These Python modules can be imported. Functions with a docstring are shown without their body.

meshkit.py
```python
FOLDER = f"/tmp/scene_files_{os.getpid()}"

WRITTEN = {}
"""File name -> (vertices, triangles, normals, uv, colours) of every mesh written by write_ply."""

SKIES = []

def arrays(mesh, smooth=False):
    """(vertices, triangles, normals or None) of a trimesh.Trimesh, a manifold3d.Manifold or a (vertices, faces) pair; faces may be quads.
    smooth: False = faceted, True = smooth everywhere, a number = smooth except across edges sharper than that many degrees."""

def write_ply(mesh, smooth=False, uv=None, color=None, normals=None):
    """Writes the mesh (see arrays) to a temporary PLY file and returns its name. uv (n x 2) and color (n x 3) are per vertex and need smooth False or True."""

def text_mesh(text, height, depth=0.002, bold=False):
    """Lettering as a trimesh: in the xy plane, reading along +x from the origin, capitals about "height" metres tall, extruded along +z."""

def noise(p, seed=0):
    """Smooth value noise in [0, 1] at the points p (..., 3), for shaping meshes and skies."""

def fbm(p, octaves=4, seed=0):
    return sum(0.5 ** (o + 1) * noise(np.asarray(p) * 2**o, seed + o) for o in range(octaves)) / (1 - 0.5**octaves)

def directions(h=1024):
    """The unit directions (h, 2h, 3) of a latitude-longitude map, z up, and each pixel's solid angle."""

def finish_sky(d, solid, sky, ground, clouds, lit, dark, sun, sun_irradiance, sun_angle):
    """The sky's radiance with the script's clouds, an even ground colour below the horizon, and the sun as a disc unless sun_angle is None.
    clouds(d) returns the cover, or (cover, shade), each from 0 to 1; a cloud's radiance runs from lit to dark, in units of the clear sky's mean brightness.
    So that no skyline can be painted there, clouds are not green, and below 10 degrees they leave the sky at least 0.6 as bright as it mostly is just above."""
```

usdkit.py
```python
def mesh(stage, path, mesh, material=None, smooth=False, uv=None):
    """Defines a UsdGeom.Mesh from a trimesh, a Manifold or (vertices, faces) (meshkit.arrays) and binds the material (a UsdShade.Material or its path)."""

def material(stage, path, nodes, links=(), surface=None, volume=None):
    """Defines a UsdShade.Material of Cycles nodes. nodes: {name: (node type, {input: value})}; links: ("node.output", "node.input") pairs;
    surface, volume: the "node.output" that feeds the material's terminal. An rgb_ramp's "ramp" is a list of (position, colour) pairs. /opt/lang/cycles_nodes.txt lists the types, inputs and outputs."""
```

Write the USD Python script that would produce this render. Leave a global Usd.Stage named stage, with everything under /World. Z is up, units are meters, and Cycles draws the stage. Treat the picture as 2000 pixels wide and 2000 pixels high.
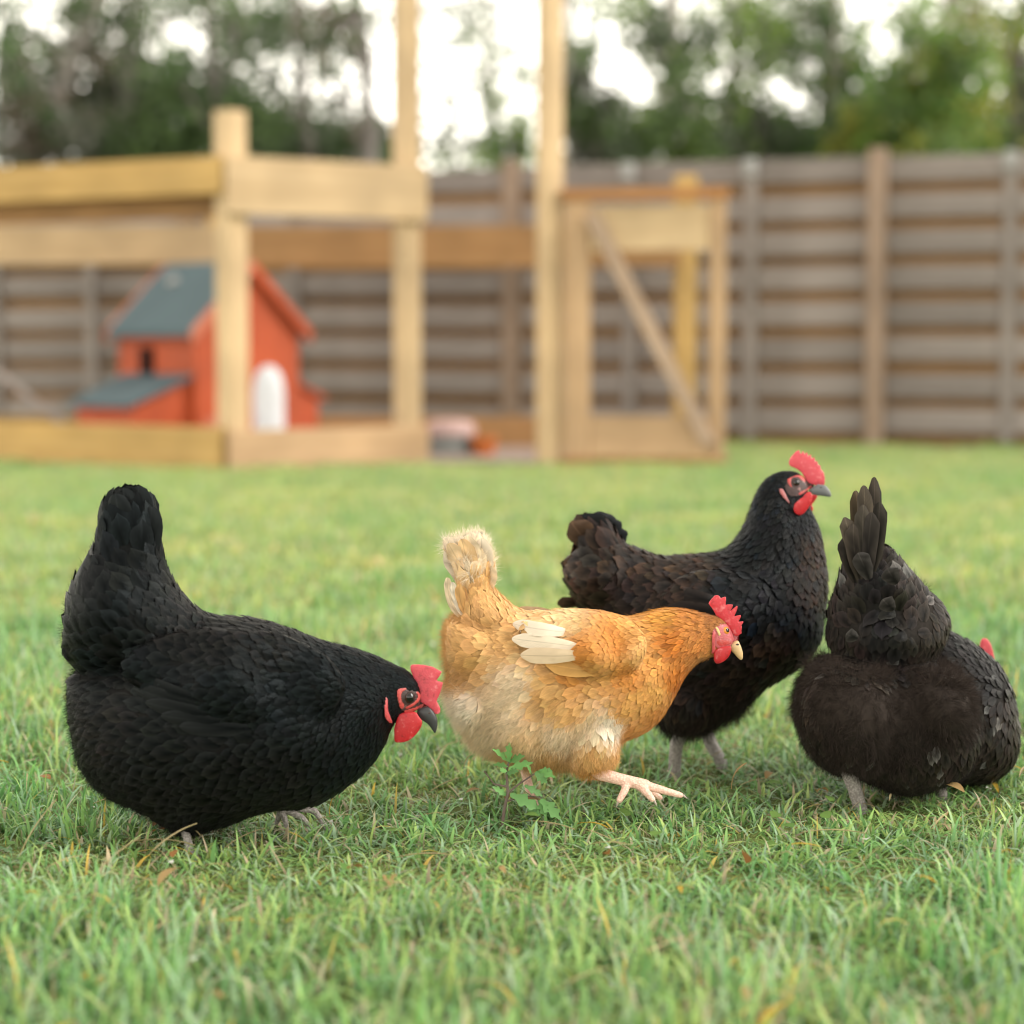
import math, random
import numpy as np
import trimesh, usdkit, meshkit
import manifold3d as mf
import shapely
from shapely.geometry import Polygon
from scipy import ndimage, sparse
from scipy.sparse.linalg import spsolve
from scipy.spatial import cKDTree
from pxr import Usd, UsdGeom, UsdLux, UsdShade, Sdf, Gf, Vt

stage = Usd.Stage.CreateInMemory()
UsdGeom.SetStageUpAxis(stage, 'Z'); UsdGeom.SetStageMetersPerUnit(stage, 1.0)
WORLD = UsdGeom.Xform.Define(stage, '/World'); UsdGeom.Scope.Define(stage, '/World/Looks')
T_ = Sdf.ValueTypeNames

# ------------------------------------------------------------------ camera, sky, sun, exposure
CAM_H, PITCH, K = 0.66, math.radians(4.556), 0.48        # eye height, downward tilt, picture width / focal length
EXPOSURE = 0.55
cam = UsdGeom.Camera.Define(stage, '/World/camera')
cam.AddTranslateOp().Set(Gf.Vec3d(0, 0, CAM_H)); cam.AddRotateXOp().Set(90 - math.degrees(PITCH))
cam.CreateFocalLengthAttr(50.0); cam.CreateHorizontalApertureAttr(24.0); cam.CreateVerticalApertureAttr(24.0)
cam.CreateFStopAttr(1.6); cam.CreateFocusDistanceAttr(2.90); cam.CreateExposureAttr(EXPOSURE)
SUN_EL, SUN_AZ = math.radians(34), math.radians(100)     # azimuth clockwise from +y: behind the camera, to the right
sun_dir = np.array([math.sin(SUN_AZ) * math.cos(SUN_EL), math.cos(SUN_AZ) * math.cos(SUN_EL), math.sin(SUN_EL)])
usdkit.material(stage, '/World/Looks/sky_look', {
    'sky': ('sky_texture', {'sky_type': 'single_scattering', 'sun_disc': False, 'sun_elevation': SUN_EL, 'sun_rotation': SUN_AZ, 'aerosol_density': 2.0}),
    'tc': ('texture_coordinate', {}), 'mp': ('mapping', {'scale': (1.5, 1.5, 4.0)}),
    'n': ('noise_texture', {'scale': 1.3, 'detail': 4.0, 'roughness': 0.5}),
    'cl': ('rgb_ramp', {'ramp': [(0.3, (12.6, 11.9, 10.5)), (0.7, (15.5, 14.5, 12.6))]}),
    'sx': ('separate_xyz', {}), 'el': ('map_range', {'range_type': 'smoothstep', 'from_min': 0.0, 'from_max': 0.55, 'to_min': 2.1, 'to_max': 0.85}), 'em': ('vector_math', {'math_type': 'scale'}), 'mix': ('mix', {'fac': 0.86}), 'bg': ('background_shader', {'strength': 0.1})},
    [('tc.generated', 'mp.vector'), ('mp.vector', 'n.vector'), ('n.fac', 'cl.fac'), ('tc.generated', 'sx.vector'), ('sx.z', 'el.value'), ('cl.color', 'em.vector1'), ('el.result', 'em.scale'), ('sky.color', 'mix.color1'), ('em.vector', 'mix.color2'), ('mix.color', 'bg.color')], surface='bg.background')
dome = UsdLux.DomeLight.Define(stage, '/World/sky'); dome.CreateIntensityAttr(1.0)
UsdShade.MaterialBindingAPI.Apply(dome.GetPrim()).Bind(UsdShade.Material.Get(stage, '/World/Looks/sky_look'))
dome.GetPrim().SetCustomDataByKey('kind', 'structure')
sun = UsdLux.DistantLight.Define(stage, '/World/sun')
sun.CreateNormalizeAttr(True); sun.CreateIntensityAttr(0.60); sun.CreateAngleAttr(30.0); sun.CreateColorAttr(Gf.Vec3f(1.0, 0.94, 0.86))
sun.AddRotateXYZOp().Set(Gf.Vec3f(math.degrees(math.pi / 2 - SUN_EL), 0, -math.degrees(SUN_AZ) + 180))

# ------------------------------------------------------------------ helpers
def ray(px, py):
    u, v = (px / 2000 - .5) * K, (.5 - py / 2000) * K
    return np.array([u, math.cos(PITCH) + v * math.sin(PITCH), -math.sin(PITCH) + v * math.cos(PITCH)])
def at_ground(px, py, z=0.0):
    d = ray(px, py); t = (z - CAM_H) / d[2]
    return np.array([d[0] * t, d[1] * t, z])
def at_depth(px, py, y):
    d = ray(px, py); t = y / d[1]
    return np.array([d[0] * t, y, CAM_H + d[2] * t])
USED = set()
def numbered(parent, name):
    p, k = f'{parent}/{name}', 0
    while p in USED:
        k += 1; p = f'{parent}/{name}_{k:03d}'
    USED.add(p); return p
def tag(prim, label=None, cat=None, group=None, kind=None):
    for k, v in (('label', label), ('category', cat), ('group', group), ('kind', kind)):
        if v: prim.SetCustomDataByKey(k, v)
    return prim
def thing(name, label, cat, loc=(0, 0, 0), rz=0.0, group=None, kind=None):
    x = UsdGeom.Xform.Define(stage, numbered('/World', name))
    x.AddTranslateOp().Set(Gf.Vec3d(*map(float, loc)))
    if rz: x.AddRotateZOp().Set(math.degrees(rz))
    return tag(x.GetPrim(), label, cat, group, kind)
def compact(v, f):
    f = np.asarray(f); k, inv = np.unique(f, return_inverse=True); return np.asarray(v)[k], inv.reshape(f.shape)
def part(name, mesh, mat, parent=None, smooth=False, tint=None, uv=None, M=None, label=None, kind=None, cat=None, group=None):
    path = numbered(str(parent.GetPath()) if parent else '/World', name)
    m = usdkit.mesh(stage, path, mesh, mat, smooth=smooth, uv=uv)
    if tint is not None:
        UsdGeom.PrimvarsAPI(m).CreatePrimvar('tint', T_.Color3fArray, 'vertex').Set(Vt.Vec3fArray.FromNumpy(np.asarray(tint, np.float32)))
    if M is not None:
        m.AddTransformOp().Set(Gf.Matrix4d(np.asarray(M, float).T.tolist()))
    return tag(m.GetPrim(), label, cat, group, kind)
def curves(name, pts, widths, mat, parent, tint=None, kind=None, label=None):
    n, k, _ = pts.shape
    c = UsdGeom.BasisCurves.Define(stage, numbered(str(parent.GetPath()), name))
    c.CreateTypeAttr('linear'); c.CreatePointsAttr(Vt.Vec3fArray.FromNumpy(pts.reshape(-1, 3).astype(np.float32)))
    c.CreateCurveVertexCountsAttr(Vt.IntArray.FromNumpy(np.full(n, k, np.int32)))
    c.CreateWidthsAttr(Vt.FloatArray.FromNumpy(np.broadcast_to(widths, (n, k)).ravel().astype(np.float32))); c.SetWidthsInterpolation('vertex')
    if tint is not None:
        UsdGeom.PrimvarsAPI(c).CreatePrimvar('tint', T_.Color3fArray, 'vertex').Set(Vt.Vec3fArray.FromNumpy(np.repeat(tint, k, axis=0).astype(np.float32)))
    UsdShade.MaterialBindingAPI.Apply(c.GetPrim()).Bind(UsdShade.Material.Get(stage, mat))
    return tag(c.GetPrim(), label, kind=kind)
def mat(name, nodes, links=(), surface='p.BSDF'):
    usdkit.material(stage, f'/World/Looks/{name}', nodes, links, surface=surface); return f'/World/Looks/{name}'
def frame(o, x, z=(0, 0, 1)):
    """4x4 with origin o, first axis along x, third as near z as can be."""
    x = np.asarray(x, float); x = x / np.linalg.norm(x); y = np.cross(z, x); y /= np.linalg.norm(y)
    M = np.eye(4); M[:3, 0], M[:3, 1], M[:3, 2], M[:3, 3] = x, y, np.cross(x, y), o
    return M
def box(x0, x1, y0, y1, z0, z1, c=0.004):
    b = np.array([[x, y, z] for x in (x0 + c, x1 - c) for y in (y0 + c, y1 - c) for z in (z0 + c, z1 - c)])
    pts = np.vstack([b + np.array(d) * c * np.sign(b - b.mean(0)) for d in ((1, 0, 0), (0, 1, 0), (0, 0, 1))])
    return trimesh.convex.convex_hull(pts)
def tube(pts, radii, sides=8):
    p = np.asarray(pts, float); r = np.broadcast_to(radii, (len(p),))
    t = np.gradient(p, axis=0); t /= np.linalg.norm(t, axis=1, keepdims=True) + 1e-12
    a = np.cross(t, np.where(np.abs(t[:, 2:]) < .9, [0, 0, 1.0], [1.0, 0, 0])); a /= np.linalg.norm(a, axis=1, keepdims=True) + 1e-12
    b = np.cross(t, a); g = np.arange(sides) * 2 * np.pi / sides
    v = (p[:, None] + r[:, None, None] * (np.cos(g)[None, :, None] * a[:, None] + np.sin(g)[None, :, None] * b[:, None])).reshape(-1, 3)
    i, j = np.meshgrid(np.arange(len(p) - 1), np.arange(sides), indexing='ij')
    q = np.stack([i * sides + j, i * sides + (j + 1) % sides, (i + 1) * sides + (j + 1) % sides, (i + 1) * sides + j], -1).reshape(-1, 4)
    f = np.vstack([q[:, [0, 1, 2]], q[:, [0, 2, 3]]])
    n0, n1 = len(v), len(v) + 1
    v = np.vstack([v, p[0], p[-1]]); k = np.arange(sides); e = (len(p) - 1) * sides
    f = np.vstack([f, np.stack([np.full(sides, n0), (k + 1) % sides, k], 1), np.stack([np.full(sides, n1), e + k, e + (k + 1) % sides], 1)])
    return v, f
def join(ms):
    vs, fs, n = [], [], 0
    for v, f in ms:
        vs.append(np.asarray(v)); fs.append(np.asarray(f) + n); n += len(v)
    return np.vstack(vs), np.vstack(fs)
def vf(m): return np.array(m.vertices), np.array(m.faces)
def smoothstep(a, b, x):
    t = np.clip((x - a) / (b - a), 0, 1); return t * t * (3 - 2 * t)

# ------------------------------------------------------------------ materials
def wood(name, c0, c1, rough=0.75, vary=0.25, grain=1.0):
    return mat(name, {
        'tc': ('texture_coordinate', {}), 'oi': ('object_info', {}), 'ofs': ('vector_math', {'math_type': 'add'}),
        'sc': ('vector_math', {'math_type': 'scale', 'scale': 37.0}), 'mp': ('mapping', {'scale': (1.6 * grain, 30 * grain, 30 * grain)}),
        'n': ('noise_texture', {'scale': 1.0, 'detail': 5.0, 'roughness': 0.6, 'distortion': 0.6}),
        'n2': ('noise_texture', {'scale': 2.2, 'detail': 2.0}),
        'r': ('rgb_ramp', {'ramp': [(0.25, c0), (0.75, c1)]}),
        'v': ('map_range', {'from_min': 0.0, 'from_max': 1.0, 'to_min': 1 - vary, 'to_max': 1 + vary}),
        'v2': ('map_range', {'from_min': 0.3, 'from_max': 0.7, 'to_min': 0.82, 'to_max': 1.15}),
        'h': ('hsv', {}), 'm': ('math', {'math_type': 'multiply'}), 'b': ('bump', {'strength': 0.35, 'distance': 0.003}),
        'p': ('principled_bsdf', {'roughness': rough, 'specular_ior_level': 0.3})},
        [('oi.random', 'sc.scale'), ('tc.object', 'ofs.vector1'), ('sc.vector', 'ofs.vector2'), ('ofs.vector', 'mp.vector'), ('mp.vector', 'n.vector'), ('ofs.vector', 'n2.vector'),
         ('n.fac', 'r.fac'), ('r.color', 'h.color'), ('oi.random', 'v.value'), ('n2.fac', 'v2.value'), ('v.result', 'm.value1'), ('v2.result', 'm.value2'), ('m.value', 'h.value'),
         ('h.color', 'p.base_color'), ('n.fac', 'b.height'), ('b.normal', 'p.normal')])
def paint(name, c, rough=0.5, bump=0.15, scale=60.0, vary=0.12):
    return mat(name, {
        'tc': ('texture_coordinate', {}), 'n': ('noise_texture', {'scale': scale, 'detail': 4.0}), 'n2': ('noise_texture', {'scale': 3.0, 'detail': 3.0}),
        'v': ('map_range', {'from_min': 0.3, 'from_max': 0.7, 'to_min': 1 - vary, 'to_max': 1 + vary}), 'h': ('hsv', {'color': c}),
        'b': ('bump', {'strength': bump, 'distance': 0.003}), 'p': ('principled_bsdf', {'roughness': rough, 'specular_ior_level': 0.35})},
        [('tc.object', 'n.vector'), ('tc.object', 'n2.vector'), ('n2.fac', 'v.value'), ('v.result', 'h.value'), ('h.color', 'p.base_color'), ('n.fac', 'b.height'), ('b.normal', 'p.normal')])
def tinted(name, rough=0.6, spec=0.3, sheen=0.0, bump=0.0, bscale=200.0, sss=0.0, mul=1.0):
    return mat(name, {
        'a': ('attribute', {'attribute': 'tint'}), 'tc': ('texture_coordinate', {}), 'n': ('noise_texture', {'scale': bscale, 'detail': 3.0}),
        'v': ('map_range', {'from_min': 0.25, 'from_max': 0.75, 'to_min': 0.72, 'to_max': 1.28}), 'h': ('hsv', {}),
        'b': ('bump', {'strength': bump, 'distance': 0.002}),
        'p': ('principled_bsdf', {'roughness': rough, 'specular_ior_level': spec, 'sheen_weight': sheen, 'sheen_roughness': 0.5, 'subsurface_weight': sss, 'subsurface_scale': 0.004, 'subsurface_radius': (1, .35, .25)})},
        [('a.color', 'h.color'), ('tc.object', 'n.vector'), ('n.fac', 'v.value'), ('v.result', 'h.value'), ('h.color', 'p.base_color'), ('n.fac', 'b.height'), ('b.normal', 'p.normal')])
def leafy(name, trans=0.35, rough=0.55, spec=0.3, rnd=0.25):
    return mat(name, {
        'a': ('attribute', {'attribute': 'tint'}), 'g': ('geometry', {}), 'v': ('map_range', {'to_min': 1 - rnd, 'to_max': 1 + rnd}), 'h': ('hsv', {}),
        'p': ('principled_bsdf', {'roughness': rough, 'specular_ior_level': spec}), 't': ('translucent_bsdf', {}), 'm': ('mix_closure', {'fac': trans})},
        [('a.color', 'h.color'), ('g.random_per_island', 'v.value'), ('v.result', 'h.value'), ('h.color', 'p.base_color'), ('h.color', 't.color'), ('p.BSDF', 'm.closure1'), ('t.BSDF', 'm.closure2')], surface='m.closure')
def feather_mat(name, edge=1.5, shaft=1.6, rough=0.5, spec=0.3, sheen=0.1, barb=0.25, tintspec=(1, 1, 1)):
    """uv: x across (0.5 = shaft), y along. Vane a little darker at the middle, paler at the rim, a pale shaft, fine slanting barbs."""
    return mat(name, {
        'a': ('attribute', {'attribute': 'tint'}), 'u': ('uvmap', {'attribute': 'st'}), 's': ('separate_xyz', {}),
        'c': ('math', {'math_type': 'subtract', 'value2': 0.5}), 'ab': ('math', {'math_type': 'absolute'}),
        'k': ('math', {'math_type': 'multiply', 'value2': 0.9}), 'sl': ('math', {'math_type': 'subtract'}), 'w': ('math', {'math_type': 'multiply', 'value2': 150.0}), 'sn': ('math', {'math_type': 'sine'}),
        'bv': ('map_range', {'from_min': -1.0, 'from_max': 1.0, 'to_min': 1 - barb, 'to_max': 1 + barb}),
        'em': ('map_range', {'from_min': 0.28, 'from_max': 0.5, 'to_min': 1.0, 'to_max': edge}), 'et': ('map_range', {'from_min': 0.72, 'from_max': 1.0, 'to_min': 1.0, 'to_max': edge}),
        'mx': ('math', {'math_type': 'maximum'}), 'sh': ('math', {'math_type': 'less_than', 'value2': 0.035}), 'sr': ('map_range', {'to_min': 1.0, 'to_max': shaft}),
        'm1': ('math', {'math_type': 'multiply'}), 'm2': ('math', {'math_type': 'multiply'}), 'h': ('hsv', {}),
        'b': ('bump', {'strength': 0.25, 'distance': 0.0006}), 'p': ('principled_bsdf', {'roughness': rough, 'specular_ior_level': spec, 'sheen_weight': sheen, 'sheen_roughness': 0.4, 'specular_tint': tintspec})},
        [('u.UV', 's.vector'), ('s.x', 'c.value1'), ('c.value', 'ab.value1'), ('ab.value', 'k.value1'), ('s.y', 'sl.value1'), ('k.value', 'sl.value2'), ('sl.value', 'w.value1'), ('w.value', 'sn.value1'), ('sn.value', 'bv.value'),
         ('ab.value', 'em.value'), ('s.y', 'et.value'), ('em.result', 'mx.value1'), ('et.result', 'mx.value2'), ('ab.value', 'sh.value1'), ('sh.value', 'sr.value'),
         ('bv.result', 'm1.value1'), ('mx.value', 'm1.value2'), ('m1.value', 'm2.value1'), ('sr.result', 'm2.value2'), ('m2.value', 'h.value'), ('a.color', 'h.color'),
         ('h.color', 'p.base_color'), ('sn.value', 'b.height'), ('b.normal', 'p.normal')])
def skin(name, c, bump=0.5, scale=420.0, sss=0.25, rough=0.45):
    c = np.array(c); d, l = c * .55, c * .68 + .32 * np.array([.70, .38, .38])
    return mat(name, {
        'tc': ('texture_coordinate', {}), 'n': ('noise_texture', {'scale': scale, 'detail': 3.0}), 'n2': ('noise_texture', {'scale': 110.0, 'detail': 4.0, 'roughness': .65}),
        'r': ('rgb_ramp', {'ramp': [(.30, tuple(d)), (.46, tuple(c)), (.58, tuple(c)), (.74, tuple(l))]}), 'b': ('bump', {'strength': min(1, bump * 1.0), 'distance': 0.001}),
        'p': ('principled_bsdf', {'roughness': rough, 'specular_ior_level': 0.4, 'subsurface_weight': sss, 'subsurface_scale': 0.003, 'subsurface_radius': (1, .3, .2)})},
        [('tc.object', 'n.vector'), ('tc.object', 'n2.vector'), ('n2.fac', 'r.fac'), ('r.color', 'p.base_color'), ('n.fac', 'b.height'), ('b.normal', 'p.normal')])
def scaly(name, c, c2):
    return mat(name, {
        'tc': ('texture_coordinate', {}), 'vo': ('voronoi_texture', {'scale': 330.0}), 'r': ('rgb_ramp', {'ramp': [(0.1, c), (0.75, c2)]}), 'b': ('bump', {'strength': 0.7, 'distance': 0.0012, 'invert': True}),
        'p': ('principled_bsdf', {'roughness': 0.55, 'specular_ior_level': 0.35})},
        [('tc.object', 'vo.vector'), ('vo.distance', 'r.fac'), ('r.color', 'p.base_color'), ('vo.distance', 'b.height'), ('b.normal', 'p.normal')])
def plain(name, c, rough=0.5, spec=0.5):
    return mat(name, {'p': ('principled_bsdf', {'base_color': c, 'roughness': rough, 'specular_ior_level': spec})})
WOOD_PALE = wood('pale_pine', (.35, .245, .135), (.48, .355, .215), vary=.12)
WOOD_YELLOW = wood('yellow_pine', (.27, .165, .052), (.38, .25, .095))
WOOD_ORANGE = wood('orange_pine', (.32, .145, .05), (.44, .215, .08))
WOOD_TAN = wood('tan_pine', (.31, .195, .105), (.42, .285, .17), vary=.12)
WOOD_DULL = wood('dull_tan_pine', (.26, .18, .125), (.36, .265, .195), vary=.1)
WOOD_BROWN = wood('brown_pine', (.22, .115, .045), (.31, .175, .075))  # brown boards, and the shaded copy of the pale back rail
WOOD_GREY = wood('weathered_grey_board', (.17, .145, .132), (.275, .24, .222), vary=.16)
WOOD_BATTEN = wood('weathered_batten', (.17, .146, .133), (.265, .232, .215), vary=.1)
WOOD_BACK = wood('brown_back_board', (.19, .10, .038), (.28, .16, .068), vary=.15)
WOOD_POST = wood('brown_fence_post', (.19, .13, .09), (.29, .215, .165), vary=.1)
def lawn_blade(name):
    return mat(name, {
        'a': ('attribute', {'attribute': 'tint'}), 'g': ('geometry', {}), 'v': ('map_range', {'to_min': .8, 'to_max': 1.2}), 'h': ('hsv', {}),
        'n': ('noise_texture', {'scale': 1.5, 'detail': 3.0, 'roughness': .6}), 'r': ('rgb_ramp', {'ramp': [(.34, (.80, .95, .85)), (.5, (1.0, 1.0, 1.0)), (.60, (1.18, 1.08, 1.0)), (.72, (1.45, 1.17, 1.25))]}), 'mx': ('mix', {'mix_type': 'multiply', 'fac': 1.0}),
        'p': ('principled_bsdf', {'roughness': .38, 'specular_ior_level': .5}), 't': ('translucent_bsdf', {}), 'm': ('mix_closure', {'fac': .36})},
        [('a.color', 'mx.color1'), ('g.position', 'n.vector'), ('n.fac', 'r.fac'), ('r.color', 'mx.color2'), ('mx.color', 'h.color'), ('g.random_per_island', 'v.value'), ('v.result', 'h.value'), ('h.color', 'p.base_color'), ('h.color', 't.color'), ('p.BSDF', 'm.closure1'), ('t.BSDF', 'm.closure2')], surface='m.closure')
# ------------------------------------------------------------------ the ground
def ground_z(x, y): return 0.012 * (meshkit.fbm(np.stack([x * 1.3, y * 1.3, 0 * x], -1), 3, 4) - .5)
SOIL = mat('lawn_soil', {
    'g': ('geometry', {}), 'n': ('noise_texture', {'scale': 1.1, 'detail': 5.0, 'roughness': .6}), 'n2': ('noise_texture', {'scale': 70.0, 'detail': 5.0}), 'mx': ('mix', {'fac': .5}),
    'r': ('rgb_ramp', {'ramp': [(.3, (.08, .11, .035)), (.55, (.13, .16, .05)), (.75, (.20, .18, .085))]}), 'b': ('bump', {'strength': .8, 'distance': .02}), 'p': ('principled_bsdf', {'roughness': .95, 'specular_ior_level': .1})},
    [('g.position', 'n.vector'), ('g.position', 'n2.vector'), ('n.color', 'mx.color1'), ('n2.color', 'mx.color2'), ('mx.color', 'r.fac'), ('r.color', 'p.base_color'), ('n2.fac', 'b.height'), ('b.normal', 'p.normal')])
def sheet(x0, x1, y0, y1, nx, ny, zf):
    x, y = np.meshgrid(np.linspace(x0, x1, nx), np.linspace(y0, y1, ny), indexing='ij'); v = np.stack([x, y, zf(x, y)], -1).reshape(-1, 3)
    k = np.arange(nx * ny).reshape(nx, ny); return v, np.stack([k[:-1, :-1], k[1:, :-1], k[1:, 1:], k[:-1, 1:]], -1).reshape(-1, 4)
xs = np.concatenate([[-400, -120, -40], np.linspace(-9, 9, 150), [40, 120, 400]]); ys = np.concatenate([[-60, -20, -4], np.linspace(0, 20, 170), [40, 120, 600]])
gx, gy = np.meshgrid(xs, ys, indexing='ij'); near = (np.abs(gx) <= 9) & (gy >= 0) & (gy <= 20)
gv = np.stack([gx, gy, np.where(near, ground_z(gx, gy), 0)], -1).reshape(-1, 3); k = np.arange(gx.size).reshape(gx.shape)
part('ground', (gv, np.stack([k[:-1, :-1], k[1:, :-1], k[1:, 1:], k[:-1, 1:]], -1).reshape(-1, 4)), SOIL, smooth=True, kind='structure')

# ------------------------------------------------------------------ the chicken run of new pine
A, B, C = np.array([-1.42, 10.87]), np.array([-.56, 11.45]), np.array([.20, 11.35])
L = np.array([-3.75, 12.15]); E = np.array([1.07, 13.25]); Fk = np.array([-1.85, 13.45]); G = np.array([-4.4, 13.6])
run = thing('chicken_run', 'large unfinished run frame of square pine posts and boards around the red coop', 'chicken run', (A[0], A[1], 0))
o3 = np.array([A[0], A[1], 0.])
def rpost(p, h, a, s=.122, m=WOOD_PALE, name='post'):
    b = box(-s / 2, s / 2, -s / 2, s / 2, -.1, h, .006); v, f = vf(b); v = v[:, [2, 0, 1]]      # local x up the post: the grain runs along it
    c, d = math.cos(a), math.sin(a); M = np.eye(4); M[:3, 0], M[:3, 1], M[:3, 2], M[:3, 3] = (0, 0, 1), (c, d, 0), (-d, c, 0), np.array([*p, 0]) - o3
    part(name, (v, f), m, run, M=M)
def board(p, q, z0, z1, m, t=.04, off=0.0, name='rail', over=.07, parent=None, org=None, lift=0.0):
    p, q = np.asarray(p, float), np.asarray(q, float); d = (q - p) / np.linalg.norm(q - p); n = np.array([d[1], -d[0]])
    a = p - d * over + n * off; ln = np.linalg.norm(q - p) + 2 * over
    M = frame(np.array([a[0], a[1], 0]) - (o3 if org is None else org), [d[0], d[1], lift])
    part(name, box(0, ln, -t / 2, t / 2, z0, z1, .004), m, run if parent is None else parent, M=M)
aAB = math.atan2(*(B - A)[::-1]); aAL = math.atan2(*(A - L)[::-1])
rpost(A, 1.82, math.radians(45)); rpost(B, 3.7, math.radians(42), .112); rpost(C, 3.7, math.radians(40), .106); rpost(L, 1.82, aAL); rpost(E, 1.68, .2, m=WOOD_YELLOW); rpost(Fk, 1.45, .1, m=WOOD_YELLOW); rpost(G, 1.5, 0, m=WOOD_YELLOW)
board(A, B, 1.30, 1.588, WOOD_PALE, off=.085, over=.07); board(A, B, .0, .215, WOOD_TAN, off=.086, name='base_board', over=.07)
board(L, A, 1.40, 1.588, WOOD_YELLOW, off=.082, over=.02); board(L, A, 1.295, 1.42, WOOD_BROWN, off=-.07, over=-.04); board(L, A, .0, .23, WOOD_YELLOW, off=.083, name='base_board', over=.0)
board(G, Fk, 1.14, 1.385, WOOD_PALE, off=.09, over=.05); board(Fk, E, 1.12, 1.375, WOOD_BROWN, off=.092, over=-.03); board(G, Fk, .0, .2, WOOD_YELLOW, off=.09, name='base_board', over=.05); board(Fk, E, .0, .2, WOOD_BROWN, off=.091, name='base_board', over=-.03)  # right back rail: brown colour stands in for shade on its inner face
board(B, C, 3.3, 3.55, WOOD_PALE, off=.1, name='header')
# the open gate
g0, g1 = C + [.085, -.04], np.array([1.115, 11.17]); og_ = np.array([g0[0], g0[1], 0.])
gate = thing('wooden_gate', 'open pine gate with a diagonal brace at the right end of the chicken run', 'gate', og_); gd = (g1 - g0) / np.linalg.norm(g1 - g0); gl = np.linalg.norm(g1 - g0)
GM = frame([0, 0, 0], [gd[0], gd[1], 0])
def gpart(name, m, p, q, w, t, y):
    p, q = np.array([p[0], y, p[1]]), np.array([q[0], y, q[1]]); part(name, box(0, np.linalg.norm(q - p), -w / 2, w / 2, -t / 2, t / 2, .003), m, gate, M=GM @ frame(p, q - p, (0, -1, 0)))
gpart('stile', WOOD_TAN, (.06, .05), (.06, 1.40), .135, .04, 0); gpart('stile', WOOD_TAN, (gl - .045, .05), (gl - .045, 1.40), .085, .04, 0)
gpart('top_bar', WOOD_ORANGE, (-.02, 1.432), (gl + .01, 1.432), .06, .07, 0); gpart('bottom_bar', WOOD_ORANGE, (-.02, .025), (gl + .01, .025), .05, .07, 0)
gpart('board', WOOD_PALE, (.13, 1.255), (gl - .09, 1.255), .235, .03, .004); gpart('board', WOOD_TAN, (.13, .165), (gl - .09, .165), .215, .03, .004)
gpart('brace', WOOD_DULL, (.135, 1.33), (gl - .08, .13), .075, .035, -.042)

# ------------------------------------------------------------------ the red coop
RED = paint('coop_red_paint', (.37, .062, .016), .6, .25, 40, .22); ROOF = paint('slate_roof_felt', (.065, .098, .112), .8, .5, 120); DOORW = paint('greyish_white_plastic', (.60, .63, .67), .45); DARK = plain('dark_window', (.008, .009, .01), .9, .0); TRIM = paint('faded_red_trim', (.40, .13, .075), .6); GREYCAP = paint('grey_cap', (.27, .27, .265), .7)
c0 = np.array([-1.79, 12.10]); ua, ub = np.array([-.56, .50]), np.array([.585, .49]); W_ = .70
ua, ub = ua / np.linalg.norm(ua), ub / np.linalg.norm(ub)
coop = thing('chicken_coop', 'small red wooden coop with grey-blue pitched roof and arched white door', 'chicken coop', (c0[0], c0[1], 0))
CM = np.eye(4); CM[:3, 0], CM[:3, 1] = [*ub, 0], [*ua, 0]         # local x along the gable, y along the eaves
def cpart(name, m, mt, parent=None):
    v, f = vf(m) if hasattr(m, 'vertices') else m; return part(name, (np.asarray(v) @ CM[:3, :3].T, f), mt, parent or coop)
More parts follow.
